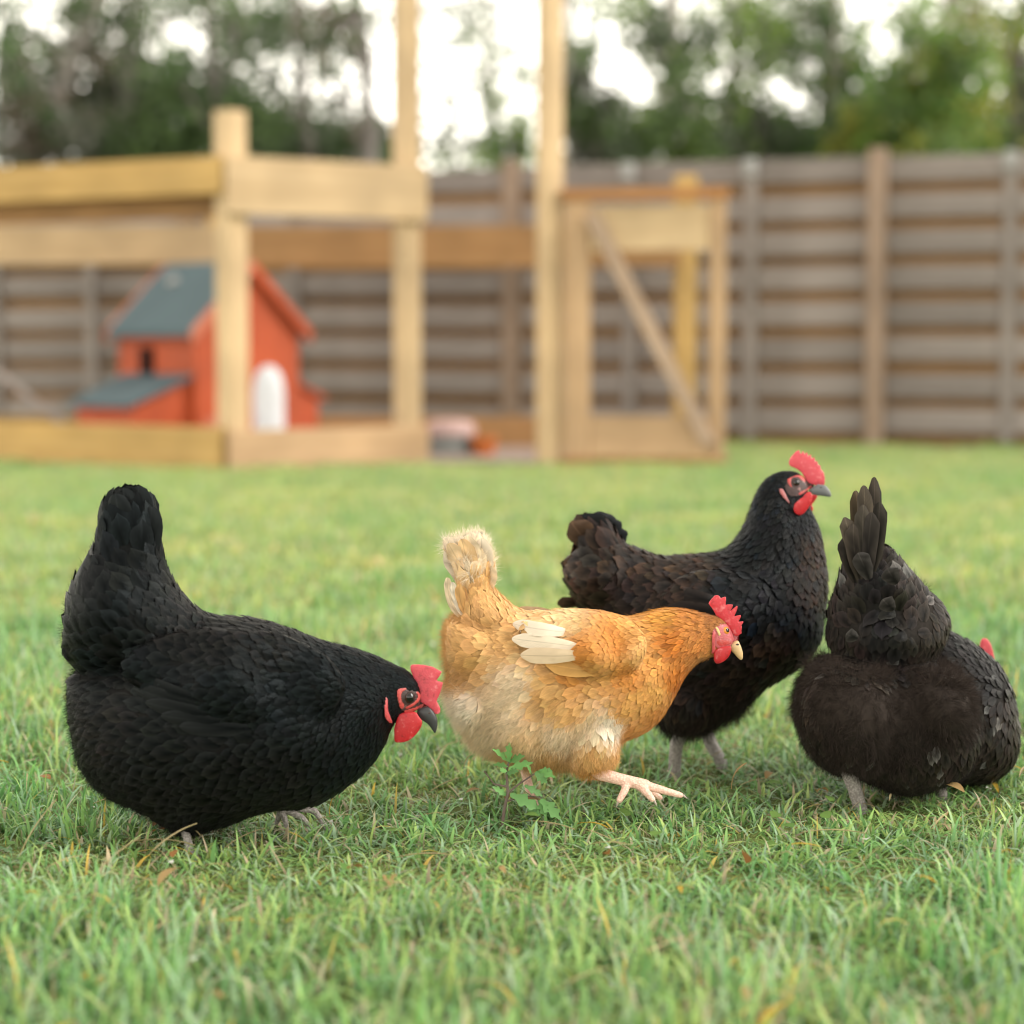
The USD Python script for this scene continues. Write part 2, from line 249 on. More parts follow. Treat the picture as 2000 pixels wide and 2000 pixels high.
def prism(poly, y0, y1):
    e = trimesh.creation.extrude_polygon(Polygon(poly), y1 - y0); v = np.array(e.vertices); return np.stack([v[:, 0], v[:, 2] + y0, v[:, 1]], 1), np.array(e.faces)[:, ::-1]
EV, RG = .74, 1.095
cpart('gable_wall', prism([(0, .06), (W_, .06), (W_, EV), (W_ / 2, RG - .02), (0, EV)], 0, .022), RED); cpart('gable_wall', prism([(0, .06), (W_, .06), (W_, EV), (W_ / 2, RG - .02), (0, EV)], W_ - .022, W_), RED)
for k in range(7):      # boarded side walls
    z0, z1 = .06 + k * .097, .06 + (k + 1) * .097 - .004; cpart('wall_board', box(0, .02, .024, W_ - .024, z0, z1, .003), RED); cpart('wall_board', box(W_ - .02, W_, .024, W_ - .024, z0, z1, .003), RED)
for s in (0, 1):
    q = [(-.055, EV - .05), (W_ / 2, RG), (W_ / 2, RG + .03), (-.055, EV - .015)]; q = q if s == 0 else [(W_ - x, z) for x, z in q]
    rf = cpart('roof', prism(q, -.03, W_ + .03), ROOF)
    for y in (-.054, W_ + .032): cpart('barge_board', prism([(x, z - (.035 if i < 2 else -.004)) for i, (x, z) in enumerate(q)], y, y + .022), TRIM if s == 0 else RED)
    if s == 0:
        d = trimesh.creation.cylinder(.035, .03, sections=20); d.apply_transform(trimesh.transformations.rotation_matrix(-math.radians(45), [0, 1, 0])); d.apply_translation([W_ / 2 - .12, W_ * .72, RG - .12 * 0.95 + .035]); cpart('vent_cap', d, GREYCAP)
cpart('window', box(-.012, -.001, W_ * .53, W_ * .53 + .12, .44, .63, .003), DARK)
def arch(x0, x1, z0, z1, n=12):
    r = (x1 - x0) / 2; a = np.linspace(0, np.pi, n); return [(x0, z0), (x1, z0)] + [((x0 + x1) / 2 + r * math.cos(t), z1 - r + r * math.sin(t)) for t in a]
cpart('small_door_frame', prism(arch(W_ * .02, W_ * .36, .07, .24), -.012, -.001), TRIM)
cpart('nest_box', prism([(-.36, .08), (-.002, .08), (-.002, .44), (-.36, .30)], .06, W_ - .12), RED); cpart('nest_box_roof', prism([(-.42, .295), (-.003, .455), (-.003, .48), (-.42, .315)], .02, W_ - .08), ROOF)
cpart('nest_box', prism([(W_ + .002, .08), (W_ + .22, .08), (W_ + .22, .32), (W_ + .002, .42)], .1, W_ - .1), RED); cpart('nest_box_roof', prism([(W_ + .003, .43), (W_ + .26, .315), (W_ + .26, .335), (W_ + .003, .45)], .07, W_ - .07), RED)

# things on the ground inside the run
jc = at_depth(526, 880, 11.95); jug = thing('white_container', 'white round-topped container standing in front of the red coop wall', 'container', (jc[0], 11.95, 0))
part('body', trimesh.creation.revolve(np.array([(.001, 0), (0.084, 0), (0.088, .02), (0.088, .36), (0.084, .42), (0.071, .475), (0.047, .51), (0.026, .525), (.001, .528)]), sections=32), DOORW, jug, smooth=40)
part('base_tray', trimesh.creation.revolve(np.array([(.001, -.002), (.135, -.002), (.14, .035), (.132, .037), (.125, .008), (.001, .006)]), sections=32), DOORW, jug, smooth=40)
wc = at_depth(880, 878, 12.3); wt = thing('poultry_drinker', 'pink-topped grey drinker on the bare soil in the run doorway', 'drinker', (wc[0], 12.3, 0))
lathe = lambda p: trimesh.creation.revolve(np.array(p), sections=28)
part('lid', lathe([(0, .13)] + [(.145, .13), (.145, .16), (.135, .195), (.09, .212), (0.001, .216)]), paint('drinker_pink', (.42, .29, .275), .4), wt, smooth=40)
part('tray', lathe([(.001, .0), (.15, .0), (.165, .05), (.155, .055), (.13, .05), (.12, .128), (.001, .128)]), paint('drinker_grey', (.17, .18, .175), .5), wt, smooth=40)
pc = at_depth(945, 868, 12.2); pot = thing('clay_pot', 'small orange clay pot beside the pink-topped drinker', 'pot', (pc[0], 12.2, 0))
part('bowl', lathe([(.001, .0), (.055, .0), (.072, .10), (.062, .102), (.05, .03), (.001, .025)]), paint('orange_clay', (.38, .105, .022), .7), pot, smooth=40); part('rim', lathe([(.064, .094), (.08, .094), (.08, .118), (.064, .118), (.064, .094)]), paint('orange_clay_rim', (.40, .115, .026), .7), pot, smooth=40)
a, b = at_depth(5, 735, 12.9), at_depth(112, 818, 12.7); pk = thing('leaning_plank', 'weathered grey plank leaning on the base board left of the coop', 'plank', (b[0], b[1], 0))
part('plank', box(0, 1.3, -.02, .02, -.05, .05), WOOD_GREY, pk, M=frame(b + (b - a) / np.linalg.norm(b - a) * .25 - [b[0], b[1], 0], a - b, (0, -1, .2)))
sx, sy = np.meshgrid(np.linspace(0, 1, 24), np.linspace(0, 1, 14), indexing='ij')
bare = np.array([A + [.0, .12], B, C, E, Fk, G, L]); hull = Polygon(bare).buffer(.05)
X, Y = np.meshgrid(np.linspace(-4.5, 1.2, 90), np.linspace(10.8, 13.7, 50), indexing='ij'); inn = shapely.contains_xy(hull, X, Y); ids = np.arange(X.size).reshape(X.shape)
q = np.stack([ids[:-1, :-1], ids[1:, :-1], ids[1:, 1:], ids[:-1, 1:]], -1)[inn[:-1, :-1] & inn[1:, 1:] & inn[1:, :-1] & inn[:-1, 1:]]
DIRT = mat('bare_soil', {'g': ('geometry', {}), 'n': ('noise_texture', {'scale': 14.0, 'detail': 6.0}), 'r': ('rgb_ramp', {'ramp': [(.3, (.16, .11, .085)), (.7, (.33, .255, .22))]}), 'b': ('bump', {'strength': .7, 'distance': .02}), 'p': ('principled_bsdf', {'roughness': .95})},
           [('g.position', 'n.vector'), ('n.fac', 'r.fac'), ('r.color', 'p.base_color'), ('n.fac', 'b.height'), ('b.normal', 'p.normal')])
part('run_soil', compact(np.stack([X, Y, ground_z(X, Y) + .016], -1).reshape(-1, 3), q), DIRT, smooth=True, kind='structure')

# ------------------------------------------------------------------ the board fence
f_at = lambda x: np.array([x, 14.4 - .378 * (x + .53)])
fd = np.array([1, -.378]); fd /= np.linalg.norm(fd); fo = f_at(-.53)
fence = thing('board_fence', 'tall weathered grey fence of staggered horizontal boards behind the run', 'fence', (fo[0], fo[1], 0))
FM = frame([0, 0, 0], [fd[0], fd[1], 0]); rf_ = np.random.default_rng(3)
s_of = lambda px: (lambda d: (fo[1] + .378 * fo[0]) / (d[1] + .378 * d[0]))(ray(px, 700)) * ray(px, 700)[0]
station = lambda px: (s_of(px) - fo[0]) / fd[0]
post_s = [station(p) for p in (1713, 1005)]; step = post_s[0] - post_s[1]
posts = sorted([post_s[1] + step * k for k in (-3, -2, -1, 0, 1, 2)])
TOP = 1.80
for i, s in enumerate(posts):
    b = box(-.055, .055, -.1, -.012, 0, TOP + .05, .006); v, f = vf(b); M = np.eye(4); part('post', (v[:, [2, 0, 1]], f), WOOD_POST, fence, M=FM @ np.array([[0, 1, 0, s], [0, 0, 1, 0], [1, 0, 0, 0], [0, 0, 0, 1.]]))
    if i + 1 == len(posts): break
    for j in range(8):
        z1 = TOP - j * .222 + rf_.normal(0, .004); z0 = z1 - .15; part('board', box(s + .003, s + step - .003, -.010, .010, 0, z1 - z0, .003), WOOD_GREY, fence, M=FM @ trimesh.transformations.translation_matrix([0, rf_.normal(0, .002), z0]))
        if j < 8: part('back_board', box(s + .003, s + step - .003, -.010, .010, 0, .14, .003), WOOD_BACK, fence, M=FM @ trimesh.transformations.translation_matrix([0, .075 + rf_.normal(0, .002), z0 - .105]))
    for t in (1 / 3, 2 / 3):
        b = box(-.04, .04, -.045, -.013, .05, TOP - .06, .004); v, f = vf(b); part('batten', (v[:, [2, 0, 1]], f), WOOD_BATTEN, fence, M=FM @ np.array([[0, 1, 0, s + step * t], [0, 0, 1, 0], [1, 0, 0, 0], [0, 0, 0, 1.]]))
        c = box(-.035, .035, -.05, .05, 0, .11, .008); part('post_cap', c, GREYCAP, fence, M=FM @ trimesh.transformations.translation_matrix([s + step * t, -.068, TOP - .10]))

# ------------------------------------------------------------------ trees beyond the fence
LEAF = leafy('tree_leaf', .55, .5, .3, .35); BARK = mat('grey_bark', {'tc': ('texture_coordinate', {}), 'mp': ('mapping', {'scale': (9, 9, 1.6)}), 'n': ('noise_texture', {'scale': 2.0, 'detail': 5.0}), 'a': ('attribute', {'attribute': 'tint'}), 'v': ('map_range', {'from_min': .3, 'from_max': .7, 'to_min': .6, 'to_max': 1.3}), 'h': ('hsv', {}), 'b': ('bump', {'strength': .8, 'distance': .02}), 'p': ('principled_bsdf', {'roughness': .9})},
    [('tc.object', 'mp.vector'), ('mp.vector', 'n.vector'), ('n.fac', 'v.value'), ('a.color', 'h.color'), ('v.result', 'h.value'), ('h.color', 'p.base_color'), ('n.fac', 'b.height'), ('b.normal', 'p.normal')])
def leaf_cloud(r, centres, radii, counts, size, colours, droop=.3):
    ps, cs = [], []
    for c, rad, n in zip(centres, radii, counts):
        k = max(3, n // 60); sub = c + r.normal(0, .6, (k, 3)) * rad; i = r.integers(0, k, n)
        ps.append(sub[i] + r.normal(0, .36, (n, 3)) * rad); cs.append(np.asarray(colours)[r.integers(0, len(colours), k)][i])
    p, c = np.vstack(ps), np.vstack(cs); n = len(p); c = c * r.uniform(.6, 1.4, (n, 1))
    d = r.normal(0, 1, (n, 3)) + [0, 0, -droop]; d /= np.linalg.norm(d, axis=1, keepdims=True); e = np.cross(d, r.normal(0, 1, (n, 3))); e /= np.linalg.norm(e, axis=1, keepdims=True)
    L = size * r.uniform(.6, 1.4, (n, 1)); w = L * .28
    v = np.stack([p, p + d * L * .45 + e * w, p + d * L, p + d * L * .45 - e * w], 1).reshape(-1, 3)
    f = (np.array([[0, 1, 2], [0, 2, 3]])[None] + 4 * np.arange(n)[:, None, None]).reshape(-1, 3)
    return (v, f), np.repeat(c, 4, axis=0)
def tree(name, label, base_px, Y, lean_px, top, clumps, colours, bark, r0, seed, size=.085, cat='tree', mul=1.25, spray=1.0):
    """base_px, lean_px: where the trunk shows at the fence top and higher up; clumps: (px, py, radius px, leaves)."""
    r = np.random.default_rng(seed); lo, hi = at_depth(base_px, 330, Y), at_depth(*lean_px, Y); sl = (hi - lo) / (hi[2] - lo[2])
    bx = lo - sl * lo[2]; o = np.array([bx[0], Y, 0]); t = thing(name, label, cat, o, group=None)
    zs = np.linspace(-.1, top, 9); wob = np.cumsum(r.normal(0, .035, (9, 3)), axis=0) * [1, 1, 0]
    tr = sl * zs[:, None] + wob; rad = r0 * np.linspace(1.15, .28, 9); tube_parts = [tube(tr, rad, 9)]
    cen, rd, cn = [], [], []
    for q in clumps:
        y = Y + r.uniform(-.7, .9) if len(q) < 5 else Y + q[4]
        c = at_depth(q[0], q[1], y) - o; cen.append(c); rd.append(q[2] * K * Y / 2000); cn.append(int(q[3] * mul))
        zb = np.clip(c[2] - r.uniform(.4, 1.0), .3, top - .1); st = np.array([np.interp(zb, zs, tr[:, i]) for i in range(3)]); m = (st + c) / 2 + r.normal(0, .12, 3) + [0, 0, .1]
        s = np.linspace(0, 1, 6)[:, None]; limb = (1 - s) ** 2 * st + 2 * s * (1 - s) * m + s * s * c; tube_parts.append(tube(limb, np.linspace(r0 * .38, .008, 6), 6))
        for _ in range(4):
            e = c + r.normal(0, .6, 3) * rd[-1]; tube_parts.append(tube(np.array([limb[3], (limb[3] + e) / 2 + r.normal(0, .05, 3), e]), [.012, .008, .004], 4))
    for _ in range(7):      # thin outer sprays
        c = at_depth(base_px + r.normal(0, 90), r.uniform(-40, 190), Y + r.uniform(-1, 1.5)) - o; cen.append(c); rd.append(.42); cn.append(int(r.uniform(30, 110) * spray))
        e = np.array([np.interp(max(c[2] - .5, .5), zs, tr[:, i]) for i in range(3)]); tube_parts.append(tube(np.array([e, (e + c) / 2 + r.normal(0, .08, 3), c]), [.014, .010, .004], 4))
    for _ in range(3):      # the crown goes on above the picture
        c = np.array([r.normal(0, 1.0), r.normal(0, .8), top + r.uniform(.0, .9)]) + sl * top * [1, 1, 0]; cen.append(c); rd.append(.8); cn.append(260)
    tm = join(tube_parts); part('trunk', tm, BARK, t, smooth=True, tint=np.tile(bark, (len(tm[0]), 1)))
    lm, tint = leaf_cloud(r, cen, rd, cn, size, colours); part('crown', lm, LEAF, t, tint=tint, kind='stuff')
    return t
G1, G2, G3, G4 = (.16, .25, .11), (.19, .29, .11), (.17, .22, .14), (.20, .36, .09); Y1, Y2, BR, GY = (.40, .42, .09), (.28, .42, .09), (.25, .21, .16), (.26, .27, .22)  # leaf colours lightened to paint in haze and glare
gb, db, pb = (.30, .27, .25), (.15, .135, .125), (.45, .42, .40)
tree('tree', 'grey-green tree with pale leaning trunks at the far left edge', 70, 18.5, (150, 120), 5.5, [(40, 240, 70, 800), (110, 190, 70, 700), (30, 120, 60, 350), (90, 300, 60, 700), (20, 30, 60, 200), (160, 60, 50, 150)], [G3, GY, G1, BR], gb, .10, 1)
tree('tree', 'dense dark green bushy tree behind the left run rail', 250, 19, (280, 100), 6, [(220, 230, 70, 900), (300, 270, 80, 1000), (180, 300, 60, 700), (260, 150, 60, 600), (300, 180, 60, 500), (220, 10, 60, 350), (360, 30, 60, 220), (120, 20, 80, 300)], [G1, G3, GY, G2], gb, .09, 2)
tree('tree', 'dark green shrubby tree behind the lone pine corner post', 420, 18, (400, 130), 5, [(400, 200, 70, 900), (460, 260, 70, 900), (370, 290, 70, 900), (520, 290, 60, 700), (350, 140, 40, 200), (440, 20, 60, 200)], [G1, G2, G1, G3], db, .08, 3)
tree('tree', 'low grey-green scrub tree between the corner post and tall post', 610, 19, (580, 100), 5.5, [(560, 260, 60, 800), (630, 300, 60, 900), (690, 300, 50, 700), (580, 310, 60, 800), (600, 40, 60, 220), (520, 70, 45, 130), (740, 310, 40, 400), (440, 60, 80, 260), (560, 20, 90, 320)], [GY, G3, G1], gb, .07, 4)
tree('tree', 'dark slender bare-stemmed tree just left of the tall post', 728, 17, (700, 20), 6.5, [(690, 40, 50, 120), (640, 20, 50, 130), (735, 120, 30, 50), (655, 130, 40, 60), (715, 290, 40, 300)], [G3, BR, G1], db, .06, 5, .09)
tree('tree', 'faint thin-leaved tree in the bright gap between the tall posts', 960, 24, (940, 60), 7, [(890, 315, 45, 450), (960, 290, 40, 350), (1000, 250, 40, 260), (1010, 130, 45, 110), (900, 110, 45, 60), (900, 30, 45, 60), (960, 200, 40, 70), (1030, 300, 40, 300), (860, 60, 60, 90), (1000, 30, 70, 160), (940, 150, 40, 60), (860, 180, 35, 40)], [G2, GY, Y2], gb, .05, 6, spray=.5)
tree('tree', 'loose green tree just right of the second tall post', 1130, 20, (1120, 60), 6, [(1130, 130, 40, 260), (1170, 190, 40, 260), (1130, 270, 60, 900), (1190, 290, 50, 700), (1100, 210, 40, 350), (1230, 280, 40, 400)], [G2, G1, GY], gb, .07, 7)
tree('tree', 'pale-trunked tree with airy crown behind the gate', 1325, 18.5, (1318, 40), 6.5, [(1300, 50, 50, 280), (1330, 110, 45, 220), (1270, 20, 60, 220), (1190, 40, 60, 120), (1290, 270, 60, 700), (1370, 270, 60, 800), (1350, 210, 45, 350), (1380, 180, 35, 130)], [G2, G3, Y2], pb, .105, 8)
tree('tree', 'slim grey-trunked sapling right of the gate tree', 1420, 19.5, (1440, 120), 6, [(1440, 220, 50, 500), (1500, 265, 60, 900), (1430, 290, 50, 700), (1470, 140, 40, 120), (1500, 40, 60, 220), (1420, 190, 35, 120), (1420, 20, 60, 160)], [G2, GY, Y2], pb, .08, 9)
tree('tree', 'mid green tree with spotty sky gaps above the stout fence post', 1620, 20, (1640, 60), 6, [(1560, 60, 55, 420), (1620, 40, 55, 300), (1660, 150, 55, 550), (1560, 260, 60, 700), (1640, 300, 60, 900), (1700, 200, 50, 600), (1600, 170, 40, 160), (1540, 130, 40, 160)], [G2, G4, G1], gb, .08, 10)
tree('tree', 'bright yellow-green leafy tree at the upper right', 1830, 18, (1860, 40), 6, [(1760, 250, 65, 900), (1830, 190, 65, 900), (1900, 230, 60, 800), (1880, 110, 60, 700), (1900, 30, 55, 400), (1800, 90, 45, 250), (1720, 280, 50, 600), (1850, 280, 60, 700), (1760, 150, 40, 200)], [G4, Y1, Y2, G2], gb, .09, 11)
tree('tree', 'dark green tree cut off by the right edge', 1985, 19, (1995, 60), 6, [(1970, 270, 55, 700), (1990, 180, 50, 300), (1950, 300, 50, 600), (2040, 230, 70, 700), (2050, 100, 70, 400), (1985, 20, 40, 90)], [G1, G4, BR], db, .09, 12)
for i, (x, lab) in enumerate(((150, 'dark low thicket behind the left end of the fence'), (480, 'dark low thicket behind the corner post rails'), (820, 'short dark scrub behind the fence in the gap of the tall posts'), (1180, 'low green scrub above the fence left of the gate top'), (1480, 'low green scrub above the fence right of the gate'), (1800, 'bright low scrub above the fence at the right'))):
    r = np.random.default_rng(70 + i); o = at_depth(x, 500, 21.5); o[2] = 0; s = thing('shrub', lab, 'shrub', o)
    top = 2.6 if x < 700 else 2.0; cen = [np.array([r.uniform(-1.9, 1.9), r.uniform(-.6, .6), r.uniform(.6, top)]) for _ in range(12)]
    st = join([tube(np.array([[0, 0, -.05], c * .5 + [0, 0, -.1], c]), [.03, .02, .006], 5) for c in cen]); part('stems', st, BARK, s, smooth=True, tint=np.tile(db, (len(st[0]), 1)))
    lm, tint = leaf_cloud(r, cen, [.6] * 12, [260] * 12, .12, [G1, G3, GY] if x < 1000 else [G1, G2, G4]); part('foliage', lm, LEAF, s, tint=tint, kind='stuff')
# ------------------------------------------------------------------ hens: a body grown from rounded outlines, then dressed with feathers
def chaikin(p, n=2):
    p = np.asarray(p, float)
    for _ in range(n):
        q = np.roll(p, -1, 0); p = np.stack([.75 * p + .25 * q, .25 * p + .75 * q], 1).reshape(-1, 2)
    return p
def inside(poly, x, z):
    return shapely.contains_xy(Polygon(poly).buffer(0), x, z)
def swell(poly, res, pad):
    """Rounded height over an outline, 1 at its thickest, negative outside; with the grid's origin."""
    lo = poly.min(0) - pad; n = np.ceil((poly.max(0) + pad - lo) / res).astype(int) + 1
    X, Z = np.meshgrid(lo[0] + np.arange(n[0]) * res, lo[1] + np.arange(n[1]) * res, indexing='ij')
    m = inside(poly, X, Z); idx = -np.ones(m.shape, int); idx[m] = np.arange(m.sum()); N = m.sum()
    rows, cols, vals = [idx[m]], [idx[m]], [np.full(N, 4.0)]
    for ax, s in ((0, 1), (0, -1), (1, 1), (1, -1)):
        j = np.roll(idx, s, ax)[m]; ok = j >= 0
        rows.append(idx[m][ok]); cols.append(j[ok]); vals.append(np.full(ok.sum(), -1.0))
    A = sparse.csc_matrix((np.concatenate(vals), (np.concatenate(rows), np.concatenate(cols))), (N, N))
    u = np.zeros(m.shape); u[m] = spsolve(A, np.ones(N)); u /= u.max()
    d = ndimage.distance_transform_edt(~m); din = ndimage.distance_transform_edt(m).max()
    u = np.where(m, u, -1.6 * np.maximum(d - .5, 0) / din)
    return ndimage.gaussian_filter(u, 1.0), lo
def idw(pts, vals, x, z, power=4.0):
    d2 = (x[..., None] - pts[:, 0]) ** 2 + (z[..., None] - pts[:, 1]) ** 2 + 1e-7
    w = d2 ** (-power / 2); w /= w.sum(-1, keepdims=True)
    return w @ np.asarray(vals, float)
def surface_nets(F, lo, res):
    s = F > 0; n = np.array(F.shape) - 1
    acc, cnt = np.zeros((*n, 3)), np.zeros(n)
    C = [(i, j, k) for i in (0, 1) for j in (0, 1) for k in (0, 1)]
    cut = lambda c, A: A[c[0]:c[0] + n[0], c[1]:c[1] + n[1], c[2]:c[2] + n[2]]
    for a in C:
        for ax in range(3):
            if a[ax] == 0:
                b = list(a); b[ax] = 1
                fa, fb = cut(a, F), cut(b, F); m = cut(a, s) != cut(b, s)
                t = np.where(m, fa / np.where(m, fa - fb, 1), 0)
                for q in range(3):
                    acc[..., q] += np.where(m, a[q] + (t if q == ax else 0), 0)
                cnt += m
    act = cnt > 0; ids = -np.ones(n, int); ids[act] = np.arange(act.sum())
    v = (np.argwhere(act) + acc[act] / cnt[act][:, None]) * res + lo
    faces = []
    for ax in range(3):
        b, c = (ax + 1) % 3, (ax + 2) % 3
        sl0, sl1 = [slice(1, -1)] * 3, [slice(1, -1)] * 3
        sl0[ax], sl1[ax] = slice(0, -1), slice(1, None)
        s0, s1 = s[tuple(sl0)], s[tuple(sl1)]
        I = np.argwhere(s0 != s1); flip = s0[s0 != s1]
        I = I + np.array([0 if q == ax else 1 for q in range(3)])
        q = []
        for db, dc in ((-1, -1), (0, -1), (0, 0), (-1, 0)):
            J = I.copy(); J[:, b] += db; J[:, c] += dc
            q.append(ids[J[:, 0], J[:, 1], J[:, 2]])
        q = np.stack(q, 1); q = np.where(flip[:, None], q, q[:, ::-1])
        faces.append(q[(q >= 0).all(1)])
    q = np.vstack(faces)
    return v, np.vstack([q[:, [0, 1, 2]], q[:, [0, 2, 3]]])
def blade(poly, T, res, y0=0.0, bend=0.0):
    """A thin fleshy blade (comb, wattle, beak) over an outline in the (x, z) plane."""
    u, lo = swell(poly, res, 3 * res)
    ny = max(9, int(T / res) * 2 + 7); Y = np.linspace(-T * 1.35, T * 1.35, ny); ry = Y[1] - Y[0]
    u = np.where(u > 0, np.abs(u) ** .55, 3 * u)
    F = u[:, None, :] - (Y[None, :, None] / T) ** 2
    v, f = surface_nets(F, np.zeros(3), 1.0)
    v = v * [res, ry, res] + [lo[0], Y[0], lo[1]]
    m = trimesh.Trimesh(v, f, process=False); trimesh.smoothing.filter_taubin(m, iterations=3)
    v = np.array(m.vertices); c = poly.mean(0)
    v[:, 1] += y0 + bend * ((v[:, 0] - c[0]) ** 2 + (v[:, 2] - c[1]) ** 2)
    return v, np.array(m.faces)
ROWS = np.array([0, .24, .48, .72, .90, 1.0]); WIDE = np.array([.42, .8, 1.0, .98, .76, .34])
INSET = .0045     # room for the plumage
class Hen:
    def __init__(self, name, label, x_px, Y, zoom, rng):
        self.Y, self.zoom, self.rng = Y, zoom, np.random.default_rng(rng)
        self.X0 = at_depth(x_px, 1500, Y)[0]
        self.root = thing(name, label, 'hen', (self.X0, Y, 0))
        self.parts, self.spec, self.bare = [], [], []
    def p(self, x, y, dy=0.0):
        s, ox, oy = self.zoom
        w = at_depth(ox + x / s, oy + y / s, self.Y + dy)
        return np.array([w[0] - self.X0, w[2]])
    def P(self, pts, dy=0.0): return np.array([self.p(*q[:2], dy) for q in pts])
    def add(self, pts, T, y0=0.0, taper=None, shift=None, smooth=2):
        q = chaikin(self.P(pts, y0), smooth); g = Polygon(q).buffer(0).buffer(-INSET); g = max(g.geoms, key=lambda a: a.area) if hasattr(g, 'geoms') else g
        self.parts.append((np.array(g.exterior.coords)[:-1], T, y0, taper, shift))
    def grow(self, res=0.0045, k=11.0):
        self.res = res
        allp = np.vstack([q[0] for q in self.parts]); yr = max(abs(q[2]) + q[1] * 1.15 + (max(abs(s[2]) for s in q[4]) if q[4] else 0) for q in self.parts)
        lo = np.array([allp[:, 0].min(), -yr, allp[:, 1].min()]) - 4 * res; hi = np.array([allp[:, 0].max(), yr, allp[:, 1].max()]) + 4 * res
        n = np.ceil((hi - lo) / res).astype(int) + 1
        x, y, z = (lo[i] + np.arange(n[i]) * res for i in range(3)); X, Z = np.meshgrid(x, z, indexing='ij')
        E = np.zeros(n)
        for poly, T, y0, taper, shift in self.parts:
            u, l2 = swell(poly, 0.003, 0.012)
            un = ndimage.map_coordinates(u, [(X - l2[0]) / .003, (Z - l2[1]) / .003], order=1, mode='nearest')
            far = np.maximum.reduce([l2[0] - X, X - l2[0] - .003 * (u.shape[0] - 1), l2[1] - Z, Z - l2[1] - .003 * (u.shape[1] - 1), np.zeros_like(X)])
            un = un - far / .05
            Tl = T * (idw(self.P(taper), [t[2] for t in taper], X, Z, 3.0) if taper else 1.0)
            yc = y0 + (idw(self.P(shift), [t[2] for t in shift], X, Z, 3.0) if shift else 0.0)
            f = un[:, None, :] - ((y[None, :, None] - np.asarray(yc * np.ones_like(X))[:, None, :]) / np.asarray(Tl * np.ones_like(X))[:, None, :]) ** 2
            E += np.exp(k * np.clip(f, -4, 1.2))
        self.F = np.log(E + 1e-30) / k; self.lo = lo
        self.G = [g.astype(np.float32) for g in np.gradient(self.F, res)]
        v, f = surface_nets(self.F, lo, res)
        m = trimesh.Trimesh(v, f, process=False); trimesh.smoothing.filter_taubin(m, iterations=8)
        self.mesh = m
    def field(self, p, grad=True):
        c = ((p - self.lo) / self.res).T
        f = ndimage.map_coordinates(self.F, c, order=1, mode='nearest')
        return (f, np.stack([ndimage.map_coordinates(g, c, order=1, mode='nearest') for g in self.G], 1)) if grad else f
    def drape(self, p, it=3):
        for _ in range(it):
            f, g = self.field(p); g2 = (g * g).sum(1) + 1e-6
            s = -f / g2; step = s[:, None] * g; L = np.linalg.norm(step, axis=1, keepdims=True)
            p = p + step * np.minimum(1, .012 / np.maximum(L, 1e-9))
        g = self.field(p)[1]
        return p, -g / (np.linalg.norm(g, axis=1, keepdims=True) + 1e-9)
    def side(self, xz, s=-1):
        """The surface point over (x, z) on the side s of the hen, and its normal."""
        xz = np.asarray(xz, float).reshape(-1, 2); y = self.lo[1] + np.arange(self.F.shape[1]) * self.res
        P = np.stack([np.repeat(xz[:, 0], len(y)), np.tile(y, len(xz)), np.repeat(xz[:, 1], len(y))], 1)
        f = self.field(P, False).reshape(len(xz), -1)
        if s > 0: f, y = f[:, ::-1], y[::-1]
        k = np.clip((f > 0).argmax(1), 1, None); i = np.arange(len(xz)); a, b = f[i, k - 1], f[i, k]
        t = np.where((b > 0) & (a <= 0), -a / np.where(b - a == 0, 1, b - a), 0)
        yy = y[k - 1] + t * (y[k] - y[k - 1]); yy = np.where((f > 0).any(1), yy, 0)
        q = np.stack([xz[:, 0], yy, xz[:, 1]], 1); g = self.field(q)[1]
        return q, -g / (np.linalg.norm(g, axis=1, keepdims=True) + 1e-9)
    def guides(self, spec):
        """spec: (x, y, flow x, flow y (down), feather length mm, width/length, colour) in the photo crop's pixels."""
        self.gp = self.P(spec); d = np.array([(s[2], -s[3]) for s in spec], float); self.gd = d / np.linalg.norm(d, axis=1, keepdims=True)
        self.gl = np.array([s[4] for s in spec]) / 1000; self.gw = np.array([s[5] for s in spec]); self.gc = np.array([s[6] for s in spec])
    def at(self, p):
        x, z = p[:, 0], p[:, 2]
        d = idw(self.gp, self.gd, x, z); d /= np.linalg.norm(d, axis=1, keepdims=True) + 1e-9
        return np.stack([d[:, 0], 0 * x, d[:, 1]], 1), idw(self.gp, self.gl, x, z), idw(self.gp, self.gw, x, z), idw(self.gp, self.gc, x, z)
    def body(self, mt, dark=0.8):
        v = np.array(self.mesh.vertices); part('body', (v, self.mesh.faces), mt, self.root, smooth=True, tint=self.at(v)[3] * dark)
    def scatter(self, pack=0.42, keep=None, cand=60000):
        m, rng = self.mesh, self.rng
        tri = np.array(m.triangles); ar = m.area_faces; cen = tri.mean(1)
        w = ar / np.maximum(self.at(cen)[1], .004) ** 2
        i = rng.choice(len(ar), cand, p=w / w.sum()); r = rng.random((cand, 2)); r = np.where(r.sum(1, keepdims=True) > 1, 1 - r, r)
        p = tri[i, 0] + r[:, :1] * (tri[i, 1] - tri[i, 0]) + r[:, 1:] * (tri[i, 2] - tri[i, 0])
        ok = np.ones(len(p), bool)
        for poly, s in self.bare:
            ok &= ~(inside(poly, p[:, 0], p[:, 2]) & ((p[:, 1] * s >= -.004) if s else True))
        if keep is not None: ok &= keep(p)
        p = p[ok]; sp = self.at(p)[1] * pack; tree = cKDTree(p); nb = tree.query_ball_point(p, sp); alive = np.ones(len(p), bool); out = []
        for a in range(len(p)):
            if alive[a]:
                out.append(a); alive[nb[a]] = False
        return p[out]
